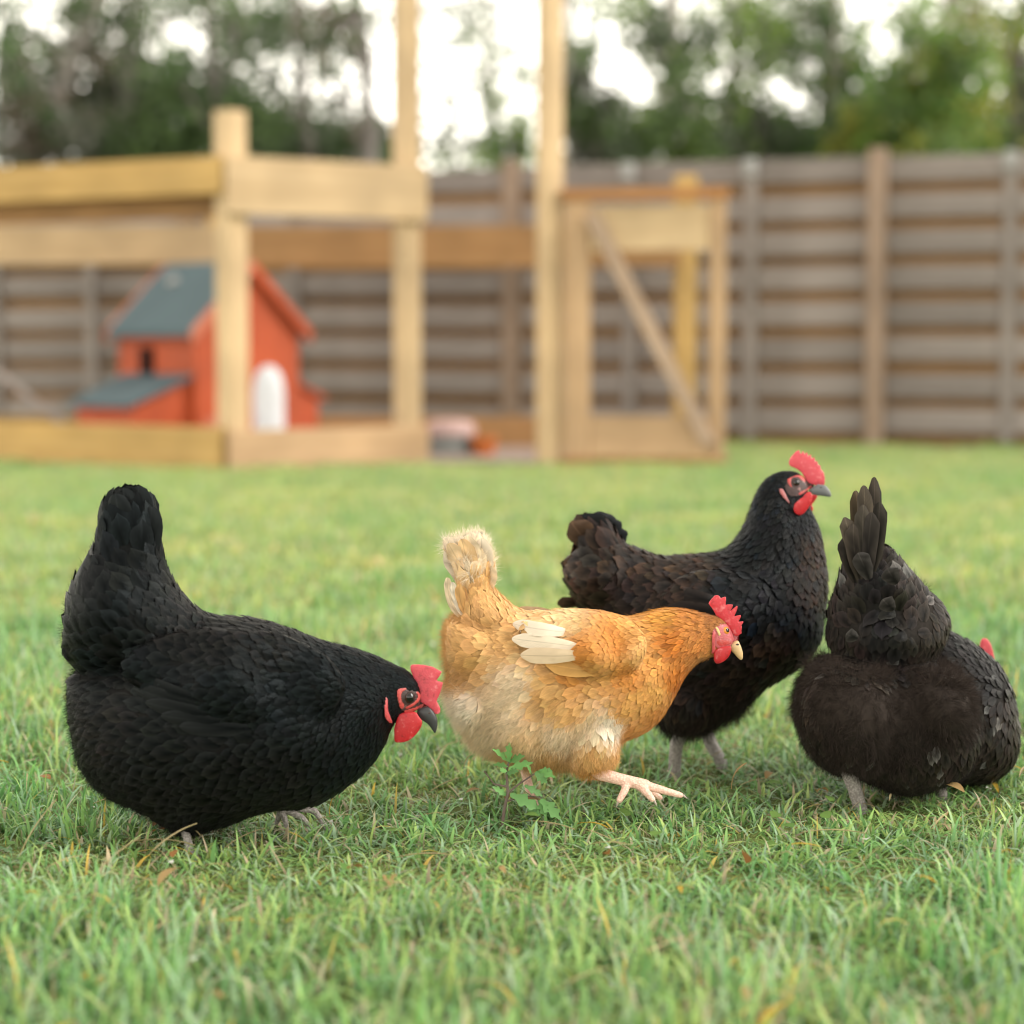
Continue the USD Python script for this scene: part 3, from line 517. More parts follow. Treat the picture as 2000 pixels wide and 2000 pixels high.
    def vane(self, p, t, L, W, tint, lift, camber, sweep=None, rows=ROWS, wide=WIDE, base=.0006, cols=3, jit=.12):
        """Feathers lying on the body: roots p, directions t, lengths L, widths W."""
        n, R = len(p), len(rows); p, nrm = self.drape(p)
        t = t - (t * nrm).sum(1, keepdims=True) * nrm; t /= np.linalg.norm(t, axis=1, keepdims=True) + 1e-9
        b = np.cross(nrm, t); a = self.rng.normal(0, jit, (n, 1)); t, b = t * np.cos(a) + b * np.sin(a), b * np.cos(a) - t * np.sin(a)
        cs = np.linspace(-1, 1, cols)
        ROW = rows[None, :, None] * (1 - .15 * cs[None, None, :] ** 2); q = p[:, None, None] + ROW[..., None] * (t * L[:, None])[:, None, None] + (wide[None, :, None] * cs[None, None, :] * .5)[..., None] * (b * W[:, None])[:, None, None]
        q, qn = self.drape(q.reshape(-1, 3)); q, qn = q.reshape(n, R, cols, 3), qn.reshape(n, R, cols, 3)
        h = base + (lift * L)[:, None, None] * rows[None, :, None] ** 1.3 + (camber * W)[:, None, None] * (1 - cs[None, None, :] ** 2) * np.minimum(1, rows * 3)[None, :, None]
        q = q + qn * h[..., None]
        k = np.arange(R * cols).reshape(R, cols)
        f = np.stack([k[:-1, :-1], k[:-1, 1:], k[1:, 1:], k[1:, :-1]], -1).reshape(-1, 4); f = np.vstack([f[:, [0, 1, 2]], f[:, [0, 2, 3]]])
        F = (f[None] + (np.arange(n) * R * cols)[:, None, None]).reshape(-1, 3)
        uv = np.stack(np.broadcast_arrays((cs[None, None, :] + 1) / 2, rows[None, :, None] * np.ones((n, 1, 1))), -1).reshape(-1, 2)
        return (q.reshape(-1, 3), F), uv, np.repeat(tint, R * cols, axis=0)
    def plumage(self, mt, pack=0.42, lift=0.07, camber=0.10, vary=.25, hue=.04, keep=None, tone=None, wild=1.2):
        p = self.scatter(pack, keep); t, L, wr, c = self.at(p); r = self.rng
        L = L * r.uniform(.85, 1.2, len(p)); c = c * (1 + vary * r.normal(0, .6, (len(p), 1))).clip(.4, 1.9) * (1 + hue * r.normal(0, 1, (len(p), 3)))
        if tone: c = tone(p, c, r)
        m, uv, tint = self.vane(p, t, L, L * wr, np.clip(c, .003, .95), lift * r.uniform(.3, 1 + wild, len(p)), camber * r.uniform(.6, 1.3, len(p)))
        part('feathers', m, mt, self.root, smooth=True, tint=tint, uv=uv, kind='stuff')
        return len(p)
    def quill(self, name, pts, W, mt, tint, y0=0.0, camber=.12, curl=0.0, roll=0.0, rows=9, label=None, tipw=.5, ydir=0.0):
        """One long feather standing free: pts root, middle, tip in the crop's pixels."""
        a, m, c = self.P(pts, y0); s = np.linspace(0, 1, rows)[:, None]
        q = (1 - s) ** 2 * a + 2 * s * (1 - s) * m + s * s * c; d = np.gradient(q, axis=0); d /= np.linalg.norm(d, axis=1, keepdims=True)
        nx = np.stack([-d[:, 1], d[:, 0]], 1); s = s[:, 0]
        w = W * np.interp(s, [0, .25, .6, .85, .95, 1], [.35, .8, 1, .98, .8, tipw]); cs = np.linspace(-1, 1, 5)
        side = np.stack([nx[:, 0] * math.cos(roll), np.full(rows, math.sin(roll)), nx[:, 1] * math.cos(roll)], 1)
        up = np.stack([nx[:, 0] * -math.sin(roll), np.full(rows, math.cos(roll)), nx[:, 1] * -math.sin(roll)], 1)
        ctr = np.stack([q[:, 0], y0 + ydir * s + curl * s * s, q[:, 1]], 1)
        jag = 1 + .03 * self.rng.normal(0, 1, (rows, 5)) * (s > .3)[:, None]
        v = ctr[:, None] + (w[:, None] * cs * .5 * jag)[..., None] * side[:, None] - (w[:, None] * camber * (1 - cs ** 2))[..., None] * up[:, None] + (cs ** 2 * -.13 * W * smoothstep(.55, 1, s)[:, None])[..., None] * np.stack([d[:, 0], 0 * s, d[:, 1]], 1)[:, None]
        k = np.arange(rows * 5).reshape(rows, 5); f = np.stack([k[:-1, :-1], k[:-1, 1:], k[1:, 1:], k[1:, :-1]], -1).reshape(-1, 4)
        uv = np.stack(np.broadcast_arrays((cs[None] + 1) / 2, s[:, None] * 1.0), -1).reshape(-1, 2)
        part(name, (v.reshape(-1, 3), np.vstack([f[:, [0, 1, 2]], f[:, [0, 2, 3]]])), mt, self.root, smooth=True, tint=np.repeat(np.array(tint)[None], rows * 5, 0) * (1 + .2 * self.rng.normal(0, 1, (rows * 5, 1))).clip(.6, 1.4), uv=uv, label=label)
    def flight(self, name, root, tip, W, mt, tint, s=-1, lift=.004, base=.006, label=None):
        """One large wing feather lying straight along the flank."""
        mid = ((root[0] + tip[0]) / 2, (root[1] + tip[1]) / 2); q, nn = self.side(self.P([root, mid, tip], -.09), s)
        n = nn.mean(0); n[2] *= .4; n /= np.linalg.norm(n); y = q[:, 1].copy(); a, m, c = q; m = m.copy(); m[1] = s * max(abs(m[1]), abs(a[1] + c[1]) / 2)
        u = np.linspace(0, 1, 10); ctr = (1 - u[:, None]) ** 2 * a + 2 * (u * (1 - u))[:, None] * (2 * m - (a + c) / 2) + (u ** 2)[:, None] * c + n * (-.002 + (base + .002) * smoothstep(0, .45, u) + lift * u)[:, None]
        t = (c - a) / np.linalg.norm(c - a); b = np.cross(n, t); b /= np.linalg.norm(b); cs = np.linspace(-1, 1, 5); w = W * np.interp(u, [0, .15, .5, .8, .93, 1], [.35, .7, 1, 1, .85, .5])
        v = ctr[:, None] + (w[:, None] * cs / 2)[..., None] * b + (w[:, None] * .07 * (1 - cs ** 2))[..., None] * n - (np.abs(cs) ** 2 * .25 * W * smoothstep(.5, 1, u)[:, None])[..., None] * t
        k = np.arange(50).reshape(10, 5); f = np.stack([k[:-1, :-1], k[:-1, 1:], k[1:, 1:], k[1:, :-1]], -1).reshape(-1, 4)
        uv = np.stack(np.broadcast_arrays((cs[None] + 1) / 2, u[:, None] * 1.0), -1).reshape(-1, 2)
        part(name, (v.reshape(-1, 3), np.vstack([f[:, [0, 1, 2]], f[:, [0, 2, 3]]])), mt, self.root, smooth=True, tint=np.tile(np.array(tint), (50, 1)) * (1 + .03 * self.rng.normal(0, 1, (50, 1))), uv=uv, label=label)
    def fluff(self, mt, poly, n, length, out=.5, w=.00022, mess=.35, tint=None, droop=.25, name='fluff', base_mul=1.0, vary=.25):
        r = self.rng; poly = self.P(poly)
        tri = np.array(self.mesh.triangles); cen = tri.mean(1); ok = inside(poly, cen[:, 0], cen[:, 2]); tri, ar = tri[ok], self.mesh.area_faces[ok]
        i = r.choice(len(ar), n, p=ar / ar.sum()); u = r.random((n, 2)); u = np.where(u.sum(1, keepdims=True) > 1, 1 - u, u)
        p = tri[i, 0] + u[:, :1] * (tri[i, 1] - tri[i, 0]) + u[:, 1:] * (tri[i, 2] - tri[i, 0])
        t, _, _, c = self.at(p); nr = self.drape(p, 1)[1]
        cl = np.round(p / .011).astype(int); hsh = (cl * [73856093, 19349663, 83492791]).sum(1) % 100003; cr = np.random.default_rng(5).normal(0, 1, (100003, 3))[hsh]  # clumps
        d = t * (1 - out) + nr * out + mess * r.normal(0, 1, (n, 3)) * .5 + mess * cr * .6
        d /= np.linalg.norm(d, axis=1, keepdims=True); L = length * r.uniform(.5, 1.25, n)
        s = np.linspace(0, 1, 4); curl = r.normal(0, .22, (n, 3)) + [0, 0, -droop]
        q = p[:, None] + d[:, None] * (L[:, None] * s)[..., None] + curl[:, None] * (L[:, None] * s ** 2)[..., None] * .6
        col = (c if tint is None else np.broadcast_to(tint, (n, 3))) * base_mul * (1 + vary * r.normal(0, .8, (n, 1))).clip(.45, 1.8)
        curves(name, q, w * np.array([1.3, 1.1, .8, .25]), mt, self.root, np.clip(col, .003, .9), kind='stuff')
    def barbs(self, n, length=.010, w=.00016, out=.10, mul=1.0, vary=.3, keepout=()):
        """Fine loose barbs lying along the plumage that soften its edges."""
        r, m = self.rng, self.mesh; tri = np.array(m.triangles); i = r.choice(len(tri), n, p=m.area_faces / m.area); u = r.random((n, 2)); u = np.where(u.sum(1, keepdims=True) > 1, 1 - u, u)
        p = tri[i, 0] + u[:, :1] * (tri[i, 1] - tri[i, 0]) + u[:, 1:] * (tri[i, 2] - tri[i, 0])
        ok = np.ones(n, bool)
        for poly, _ in self.bare: ok &= ~inside(Polygon(poly).buffer(.004).exterior.coords[:], p[:, 0], p[:, 2])
        p = p[ok]; n = len(p); t, L, _, c = self.at(p); nr = self.drape(p, 1)[1]; L = np.minimum(length, L * .7) * r.uniform(.5, 1.3, n)
        d = t * (1 - out) + nr * out * r.uniform(.2, 1.6, (n, 1)) + .16 * r.normal(0, 1, (n, 3)); d /= np.linalg.norm(d, axis=1, keepdims=True); s = np.linspace(0, 1, 3)
        q = (p + nr * .0022)[:, None] + d[:, None] * (L[:, None] * s)[..., None] - nr[:, None] * (L[:, None] * .12 * s ** 2)[..., None]
        curves('barbs', q, w * np.array([1.2, 1.0, .3]), FLUFF, self.root, np.clip(c * mul * (1 + vary * r.normal(0, .7, (n, 1))).clip(.4, 1.8), .003, .9), kind='stuff')
    def patch(self, name, pts, mt, parent=None, s=-1, h=.0012, res=.0009, rim=True, label=None, smooth=2, tint=None, holes=()):
        """Bare skin lying over the surface."""
        poly = chaikin(self.P(pts, -.02), smooth); u, lo = swell(poly, res, 2 * res)
        m = u > 0; ids = -np.ones(m.shape, int); ids[m] = np.arange(m.sum()); I = np.argwhere(m)
        q, nr = self.side(lo + I * res, s); q = q + nr * (h * np.sqrt(u[m].clip(0, 1)) ** (1 if rim else 0) + .0004)[:, None]
        a = ids[:-1, :-1]; quad = np.stack([a, ids[1:, :-1], ids[1:, 1:], ids[:-1, 1:]], -1).reshape(-1, 4); quad = quad[(quad >= 0).all(1)]
        mesh = trimesh.Trimesh(*compact(q, np.vstack([quad[:, [0, 1, 2]], quad[:, [0, 2, 3]]])), process=False); trimesh.smoothing.filter_taubin(mesh, iterations=6)
        return part(name, (np.array(mesh.vertices), np.array(mesh.faces)), mt, parent or self.root, smooth=True, label=label)
    def flesh(self, name, pts, T, mt, y0=0.0, res=.0009, parent=None, bend=0.0, smooth=1, label=None):
        return part(name, blade(chaikin(self.P(pts, y0), smooth), T, res, y0, bend), mt, parent or self.root, smooth=True, label=label)
    def eye(self, x, y, r, iris, pupil, s=-1, pr=.55):
        q, n = self.side([self.p(x, y, -.02)], s); q, n = q[0], n[0]; M = frame(q - n * r * .12, np.cross([0, 0, 1], n), n)
        b = trimesh.creation.icosphere(3, 1.0); v = np.array(b.vertices) * [r, r, r * .8]; e = part('eye', (v @ M[:3, :3].T + M[:3, 3], b.faces), iris, self.root, smooth=True)
        pz = r * .8 * math.sqrt(1 - pr ** 2); c = v[:, 2] > pz * .93; a = np.linspace(0, 2 * np.pi, 20, endpoint=False)
        k = np.vstack([[0, 0, r * .86], np.stack([pr * r * np.cos(a), pr * r * np.sin(a), np.full(20, pz + .0003)], 1), np.stack([.5 * pr * r * np.cos(a), .5 * pr * r * np.sin(a), np.full(20, r * .835)], 1)])
        i = np.arange(20); j = (i + 1) % 20; f = np.vstack([np.stack([np.zeros(20, int), 21 + i, 21 + j], 1), np.stack([21 + i, 1 + i, 1 + j], 1), np.stack([21 + i, 1 + j, 21 + j], 1)])
        part('pupil', (k @ M[:3, :3].T + M[:3, 3], f), pupil, e, smooth=True)
    def leg(self, shank, toes, mt, claw_mt, r0=.0062, r1=.0052, rt=.0050):
        """shank: joints as (x, y, depth); toes: each a list of joints; px in the crop. One mesh: chains of rounded bones."""
        J = lambda q: np.array([*self.p(q[0], q[1], q[2])[:1], q[2], self.p(q[0], q[1], q[2])[1]])
        sph = lambda c, r: mf.Manifold.sphere(r, 14).translate([float(x) for x in c])
        bones = []; S = [J(q) for q in shank]; rs = np.linspace(r0, r1, len(S))
        for a, b, ra, rb in zip(S, S[1:], rs, rs[1:]): bones.append(mf.Manifold.batch_hull([sph(a, ra), sph(b, rb)]))
        claws = []
        for toe in toes:
            Q = [J(q) for q in toe]; rr = np.linspace(rt, rt * .62, len(Q))
            for a, b, ra, rb in zip(Q, Q[1:], rr, rr[1:]): bones.append(mf.Manifold.batch_hull([sph(a, ra), sph(b, rb)]))
            d = Q[-1] - Q[-2]; d /= np.linalg.norm(d); claws.append(tube([Q[-1], Q[-1] + d * .005 + [0, 0, .0005], Q[-1] + d * .010 - [0, 0, .002]], [.0026, .0019, .0003], 7))
        m = mf.Manifold.batch_boolean(bones, mf.OpType.Add).refine_to_length(.004); x = m.to_mesh()
        t = trimesh.Trimesh(x.vert_properties[:, :3], x.tri_verts); trimesh.smoothing.filter_taubin(t, iterations=8)
        lg = part('leg', vf(t), mt, self.root, smooth=True)
        for c in claws: part('claw', c, claw_mt, lg, smooth=True)
SKIN_DOWN = tinted('body_down', rough=.8, spec=.15)
F_BLACK = feather_mat('black_feather', edge=1.9, shaft=1.4, rough=.36, spec=.08, sheen=.0, tintspec=(.75, .92, 1.0))  # paler rim paints in the highlights along the feather edges
F_DULL = feather_mat('brown_black_feather', edge=1.7, shaft=1.5, rough=.42, spec=.09, sheen=.0, tintspec=(.9, .95, 1.0))
F_BUFF = feather_mat('buff_feather', edge=1.22, shaft=1.14, rough=.65, spec=.15, sheen=.04, barb=.10)
F_WHITE = feather_mat('cream_feather', edge=1.02, shaft=.8, rough=.6, spec=.2, sheen=.05, barb=.06)
FLUFF = tinted('fluff_hair', rough=.75, spec=.1, sheen=.0)
COMB = skin('comb_red', (.40, .026, .038)); COMB_PINK = skin('comb_pink_red', (.42, .054, .074)); WATTLE = skin('wattle_red', (.36, .013, .018), bump=.3)
FACE_RED = skin('face_red', (.40, .05, .045), bump=.7); FACE_PINK = skin('face_pink', (.42, .09, .10), bump=.8, scale=520); FACE_DARK = skin('face_dusky', (.036, .016, .015), bump=.6)
LOBE = skin('earlobe_red', (.42, .06, .065)); BEAK_DARK = paint('dark_horn', (.035, .036, .038), .35, .1, 90, .3); BEAK_HORN = paint('pale_horn', (.52, .36, .19), .35, .1, 90, .25); BEAK_GREY = paint('grey_horn', (.10, .105, .11), .35, .1, 90, .3)
EYE_BROWN = plain('brown_iris', (.02, .009, .006), .1); EYE_AMBER = plain('amber_iris', (.62, .22, .03), .08); PUPIL = plain('pupil_black', (.003, .003, .003), .06, .5)
LEG_GREY = scaly('grey_scaled_skin', (.34, .31, .295), (.19, .17, .16)); LEG_PINK = scaly('pink_scaled_skin', (.80, .56, .46), (.66, .40, .32)); CLAW = plain('claw_horn', (.30, .25, .21), .4); NOSTRIL = plain('nostril_dark', (.03, .015, .012), .6)
EAR_TUFT = plain('ear_tuft_cream', (.55, .40, .18), .8, .2)
def head_of(h, zoom, comb, comb_mt, beak, beak_mt, wattle, nostril, lobe, y_w=.012, T_comb=.0042, T_beak=.0075, T_w=.0042, lobe_mt=None, wattle_mt=None, wattle_far=None, far=True):
    old = h.zoom; h.zoom = zoom
    h.flesh('comb', comb, T_comb, comb_mt, 0.0, .0005, smooth=0)
    b = h.flesh('beak', beak, T_beak, beak_mt, 0.0, .0007)
    wy = np.sort(h.side(np.vstack([h.P(wattle, -y_w), h.P(wattle, -y_w).mean(0)[None]]), -1)[0][:, 1])[1]; yw = min(-y_w, wy - .003)
    h.flesh('wattle', wattle, T_w, wattle_mt or WATTLE, yw, .0006, bend=1.2)
    if far: h.flesh('wattle', wattle_far or wattle, T_w, wattle_mt or WATTLE, -yw, .0006, bend=-1.2)
    if nostril:
        for s in (-1, 1):
            c = h.p(*nostril); q = trimesh.creation.icosphere(2, 1.0); v = np.array(q.vertices) * [.0022, .0008, .0013] + [c[0], s * T_beak * .86, c[1]]
            part('nostril', (v, q.faces), NOSTRIL, b, smooth=True)
    if lobe:
        for s in ((-1, 1) if far else (-1,)): h.patch('earlobe', lobe, lobe_mt or LOBE, s=s, h=.0035)
    h.zoom = old

# ---- the plump black hen at the left, head low
H = Hen('hen', 'plump glossy black hen at the left, tail upright and red-combed head lowered', 480, 2.76, (2.356, 80, 900), 11)
H.add([(150, 950), (118, 985), (108, 1050), (118, 1140), (138, 1240), (158, 1340), (178, 1410), (220, 1475), (280, 1522), (330, 1555), (380, 1580), (440, 1600), (490, 1622), (545, 1662), (590, 1690), (640, 1728), (690, 1733), (750, 1712), (800, 1688), (860, 1678), (920, 1655), (1000, 1618), (1080, 1602), (1180, 1602), (1260, 1588), (1340, 1550), (1420, 1500), (1490, 1445), (1545, 1390), (1590, 1320), (1615, 1250), (1640, 1195), (1720, 1180), (1750, 1150), (1772, 1100), (1762, 1040), (1735, 990), (1690, 950), (1610, 920), (1500, 872), (1420, 850), (1340, 838), (1250, 812), (1160, 772), (1060, 738), (960, 718), (870, 712), (800, 712), (740, 730), (640, 790), (500, 850), (330, 905)],
      .128, taper=[(700, 1200, 1.0), (300, 1200, .95), (1200, 1150, 1.0), (1480, 1080, .85), (1680, 1060, .62)])
H.add([(330, 122), (405, 108), (450, 108), (508, 135), (538, 195), (552, 300), (568, 400), (582, 470), (602, 540), (642, 602), (695, 655), (760, 700), (860, 760), (800, 880), (640, 960), (480, 1000), (330, 1010), (200, 990), (140, 935), (108, 880), (92, 820), (98, 740), (112, 680), (130, 600), (155, 530), (175, 490), (212, 448), (240, 390), (255, 320), (264, 255), (275, 190)],
      .070, taper=[(420, 140, .32), (420, 350, .55), (350, 700, 1.15), (500, 850, 1.2)])
H.add([(330, 930), (480, 830), (700, 772), (1000, 780), (1250, 860), (1400, 970), (1420, 1100), (1300, 1230), (1050, 1270), (800, 1250), (620, 1185), (450, 1085), (350, 1000)], .028, y0=-.112, taper=[(800, 1000, 1), (400, 960, .8)], shift=[(900, 1000, 0.0), (1380, 1000, .022), (380, 950, .018), (700, 780, .032), (1150, 850, .03)])
H.add([(330, 930), (480, 830), (700, 772), (1000, 780), (1250, 860), (1400, 970), (1420, 1100), (1300, 1230), (1050, 1270), (800, 1250), (620, 1185), (450, 1085), (350, 1000)], .028, y0=.112, shift=[(900, 1000, 0.0), (1380, 1000, -.022), (380, 950, -.018), (700, 780, -.032), (1150, 850, -.03)])
H.grow()
K0, K1, K2 = (.0042, .0043, .0042), (.0032, .0042, .0046), (.0066, .0060, .0056)
H.guides([(430, 130, -.1, -1, 24, .8, K0), (420, 210, -.1, -1, 40, .62, K0), (420, 320, -.1, -1, 46, .6, K1), (400, 450, -.15, -1, 40, .66, K1), (300, 560, -.4, -1, 38, .7, K0), (480, 560, -.3, -1, 36, .7, K0), (250, 720, -.75, -.7, 34, .7, K0), (450, 700, -.7, -.75, 30, .7, K1),
          (170, 860, -1, .25, 36, .6, K0), (330, 880, -1, -.1, 30, .65, K1), (580, 690, -.8, -.6, 26, .7, K0), (720, 740, -1, -.45, 24, .7, K2), (900, 740, -1, -.15, 24, .68, K2), (1150, 800, -1, -.35, 22, .68, K2), (1400, 880, -1, -.35, 17, .55, K1),
          (600, 950, -1, .02, 28, .6, K1), (900, 980, -1, .0, 27, .6, K1), (1200, 1000, -1, -.05, 22, .65, K1), (500, 1060, -1, -.1, 34, .5, K2), (800, 1180, -1, .02, 30, .55, K0), (1550, 1000, -1, -.2, 13, .5, K1), (1680, 1000, -1, -.3, 7, .6, K1), (1700, 1150, -.8, .3, 6, .6, K1), (1550, 1200, -.8, .5, 13, .6, K1),
          (1450, 1350, -.9, .45, 20, .75, K1), (1200, 1400, -1, .25, 26, .75, K0), (900, 1400, -1, .25, 28, .75, K0), (600, 1350, -1, .35, 28, .7, K0), (300, 1200, -1, .35, 24, .6, K2), (180, 1100, -1, .2, 22, .5, K2), (300, 1450, -.8, .7, 24, .6, K0), (700, 1650, -.6, .8, 22, .6, K0), (1100, 1550, -1, .35, 24, .7, K0)])
Z3 = (9.2, 720, 1270)
H.zoom = Z3
FACE1 = [(500, 690), (590, 655), (700, 665), (800, 700), (905, 745), (930, 860), (930, 930), (1000, 900), (1060, 930), (1100, 1000), (1060, 1080), (980, 1130), (860, 1110), (760, 1130), (650, 1120), (570, 1070), (530, 960), (500, 820)]
fp = H.P(FACE1); eyep = H.P([(600, 720), (700, 690), (800, 730), (850, 830), (810, 920), (720, 950), (640, 920), (600, 820)])
lobe1 = [(310, 745), (345, 800), (355, 880), (350, 1000), (362, 1080), (405, 1190), (430, 1290), (400, 1315), (330, 1245), (282, 1160), (265, 1050), (282, 900)]
H.bare = [(fp, 0), (H.P(lobe1), 0)]
H.zoom = (2.356, 80, 900)
H.body(SKIN_DOWN, .8)
H.plumage(F_BLACK, pack=.40, lift=.055, vary=.35); H.barbs(14000, .010)
H.zoom = Z3
for s in (-1, 1):
    H.patch('face', FACE1, FACE_DARK, s=s, h=.0008)
    H.patch('eye_ring', [(495, 690), (590, 655), (700, 672), (695, 715), (610, 725), (580, 800), (605, 900), (650, 960), (625, 1055), (560, 1045), (525, 900), (500, 780)], FACE_RED, s=s, h=.0016, smooth=1)
    H.patch('eye_ring', [(800, 735), (885, 755), (920, 850), (905, 935), (820, 1000), (720, 1045), (635, 1060), (640, 1010), (740, 955), (825, 915), (855, 855), (840, 790)], FACE_RED, s=s, h=.0016, smooth=1)
    H.patch('cheek', [(600, 1075), (760, 1035), (940, 1005), (1030, 900), (1095, 960), (1100, 1010), (1010, 1080), (860, 1095), (700, 1140), (630, 1120)], FACE_RED, s=s, h=.0016, smooth=1)
    H.eye(735, 845, .0078, EYE_BROWN, PUPIL, s, .8)
H.zoom = (2.356, 80, 900)
head_of(H, Z3, [(745, 285), (780, 258), (880, 256), (1000, 266), (1150, 298), (1250, 352), (1325, 385), (1275, 460), (1212, 545), (1270, 562), (1340, 575), (1310, 680), (1280, 780), (1240, 860), (1222, 905), (1245, 960), (1292, 1050), (1285, 1125), (1235, 1158), (1190, 1140), (1140, 1075), (1060, 1000), (990, 960), (900, 900), (880, 740), (840, 600), (800, 470), (760, 370)], COMB_PINK,
        [(860, 1080), (960, 1030), (1030, 1010), (1090, 1020), (1150, 1075), (1210, 1160), (1238, 1260), (1235, 1380), (1200, 1512), (1165, 1470), (1100, 1352), (1020, 1285), (940, 1240), (880, 1190)], BEAK_DARK,
        [(530, 1150), (640, 1120), (760, 1110), (860, 1110), (900, 1200), (962, 1262), (955, 1350), (905, 1440), (815, 1550), (725, 1620), (620, 1652), (485, 1664), (458, 1600), (460, 1400), (495, 1300)], (1090, 1115), lobe1)
for pts, w, y in (([(420, 500), (375, 300), (345, 150)], .036, -.012), ([(430, 500), (400, 290), (382, 124)], .036, -.005), ([(445, 500), (440, 290), (418, 112)], .036, .003), ([(455, 500), (465, 300), (452, 114)], .036, -.004), ([(470, 500), (490, 330), (486, 142)], .034, .008), ([(410, 500), (345, 330), (318, 200)], .034, .006), ([(480, 520), (510, 380), (512, 210)], .032, -.010)):
    H.quill('tail_feather', pts, w, F_BLACK, (.0058, .0064, .0068), y, roll=.25 if y < 0 else -.25, tipw=.6)
for i in range(16):
    t = i / 15; x = 100 + 150 * t ** 1.5 + H.rng.normal(0, 6); y = 900 - 420 * t
    H.quill('tail_covert', [(x + 130, y + 30 - 40 * t), (x + 60, y - 20), (x - 8, y - 30 - 35 * t)], .024, F_BLACK, (.006, .006, .006), H.rng.uniform(-.03, .03), roll=H.rng.uniform(-.4, .4))
for r_, t_ in (((800, 1085), (400, 1000)), ((860, 1125), (440, 1045)), ((920, 1160), (500, 1098)), ((980, 1190), (575, 1150)), ((1040, 1212), (660, 1196))):
    for s in (-1, 1): H.flight('wing_feather', r_, t_, .021, F_BLACK, (.0055, .0058, .0060), s, base=.004)
H.fluff(FLUFF, [(100, 940), (330, 960), (420, 1200), (520, 1500), (700, 1640), (1000, 1590), (950, 1680), (650, 1780), (450, 1680), (250, 1560), (120, 1350), (80, 1100)], 7000, .009, out=.3, tint=(.0085, .0078, .0074))
H.leg([(640, 1640, -.035), (668, 1720, -.045), (690, 1800, -.055)], [[(690, 1800, -.055), (740, 1840, -.06), (800, 1858, -.065)], [(690, 1800, -.055), (740, 1850, -.085), (785, 1870, -.10)], [(690, 1800, -.055), (730, 1815, -.035), (780, 1815, -.02)], [(690, 1800, -.055), (655, 1835, -.05)]], LEG_GREY, CLAW)
H.leg([(1040, 1480, .05), (1080, 1560, .05), (1105, 1615, .05)], [[(1105, 1610, .05), (1122, 1650, .045), (1132, 1690, .045)], [(1110, 1600, .05), (1200, 1640, .05), (1262, 1715, .05)], [(1110, 1590, .055), (1260, 1610, .06), (1340, 1730, .06)], [(1105, 1610, .05), (1085, 1665, .06)]], LEG_GREY, CLAW)

# ---- the buff hen striding in the middle
H = Hen('hen', 'buff and orange hen striding with a pink leg stretched forward', 1130, 2.93, (2.841, 820, 980), 12)
H.add([(150, 1000), (128, 1030), (150, 1110), (185, 1180), (228, 1240), (265, 1310), (300, 1362), (350, 1392), (440, 1412), (560, 1452), (640, 1472), (720, 1478), (800, 1470), (900, 1440), (1010, 1380), (1120, 1330), (1200, 1310), (1280, 1270), (1340, 1220), (1390, 1140), (1420, 1090), (1450, 1030), (1480, 970), (1520, 930), (1565, 890), (1610, 880), (1680, 875), (1740, 830), (1765, 770), (1745, 710), (1725, 672), (1690, 635), (1640, 615), (1580, 602), (1500, 586), (1420, 579), (1340, 584), (1270, 602), (1200, 632), (1140, 634), (1080, 614), (1000, 599), (900, 591), (800, 594), (700, 600), (620, 606), (540, 590), (400, 570), (250, 590), (150, 640), (126, 710), (130, 800), (138, 890), (160, 960)],
      .105, taper=[(600, 900, 1), (300, 1000, 1), (1200, 1000, 1.0), (1420, 750, .8), (1660, 740, .58)])
H.add([(230, 600), (205, 480), (190, 400), (170, 350), (128, 300), (104, 240), (115, 203), (150, 184), (195, 193), (240, 184), (285, 160), (330, 154), (368, 162), (396, 235), (402, 290), (422, 325), (426, 365), (412, 400), (402, 445), (428, 490), (465, 530), (520, 575), (620, 640), (600, 720), (400, 760), (250, 720), (180, 660)],
      .05, taper=[(240, 230, .35), (300, 400, .7), (380, 640, 1.3)])
W2 = [(520, 700), (560, 660), (640, 635), (760, 616), (900, 603), (1040, 618), (1150, 645), (1230, 685), (1272, 745), (1280, 805), (1262, 870), (1220, 930), (1140, 975), (1060, 995), (985, 1000), (930, 985), (870, 930), (820, 900), (720, 880), (620, 870), (575, 830)]
for s in (-1, 1): H.add(W2, .037, y0=.094 * s, shift=[(900, 800, 0.0), (1230, 800, -.008 * s), (600, 780, -.016 * s), (800, 630, -.040 * s), (1080, 650, -.038 * s)])
for s in (-1, 1): H.add([(870, 1180), (940, 1130), (1010, 1120), (1055, 1150), (1095, 1230), (1118, 1310), (1114, 1390), (1118, 1440), (1075, 1470), (1010, 1512), (940, 1532), (870, 1522), (825, 1490), (808, 1420), (828, 1300)] if s < 0 else [(560, 1150), (700, 1120), (800, 1200), (800, 1350), (740, 1450), (640, 1490), (560, 1450), (520, 1300)], .040, y0=.055 * s)
for s in (-1, 1):
    H.add([(140, 650), (400, 660), (490, 850), (390, 985), (180, 965), (135, 800)], .040, y0=-.040 * -s)
    H.add([(150, 1020), (380, 1010), (430, 1150), (340, 1300), (200, 1200)], .036, y0=-.050 * -s)
    H.add([(430, 1040), (640, 1010), (730, 1180), (650, 1390), (480, 1400), (400, 1250)], .030, y0=-.072 * -s)
    H.add([(650, 980), (860, 990), (880, 1130), (800, 1250), (700, 1180)], .026, y0=-.076 * -s)
H.grow()
cr, bf, og, rd, wh = (.60, .48, .33), (.50, .29, .115), (.43, .172, .038), (.355, .112, .017), (.64, .56, .45)
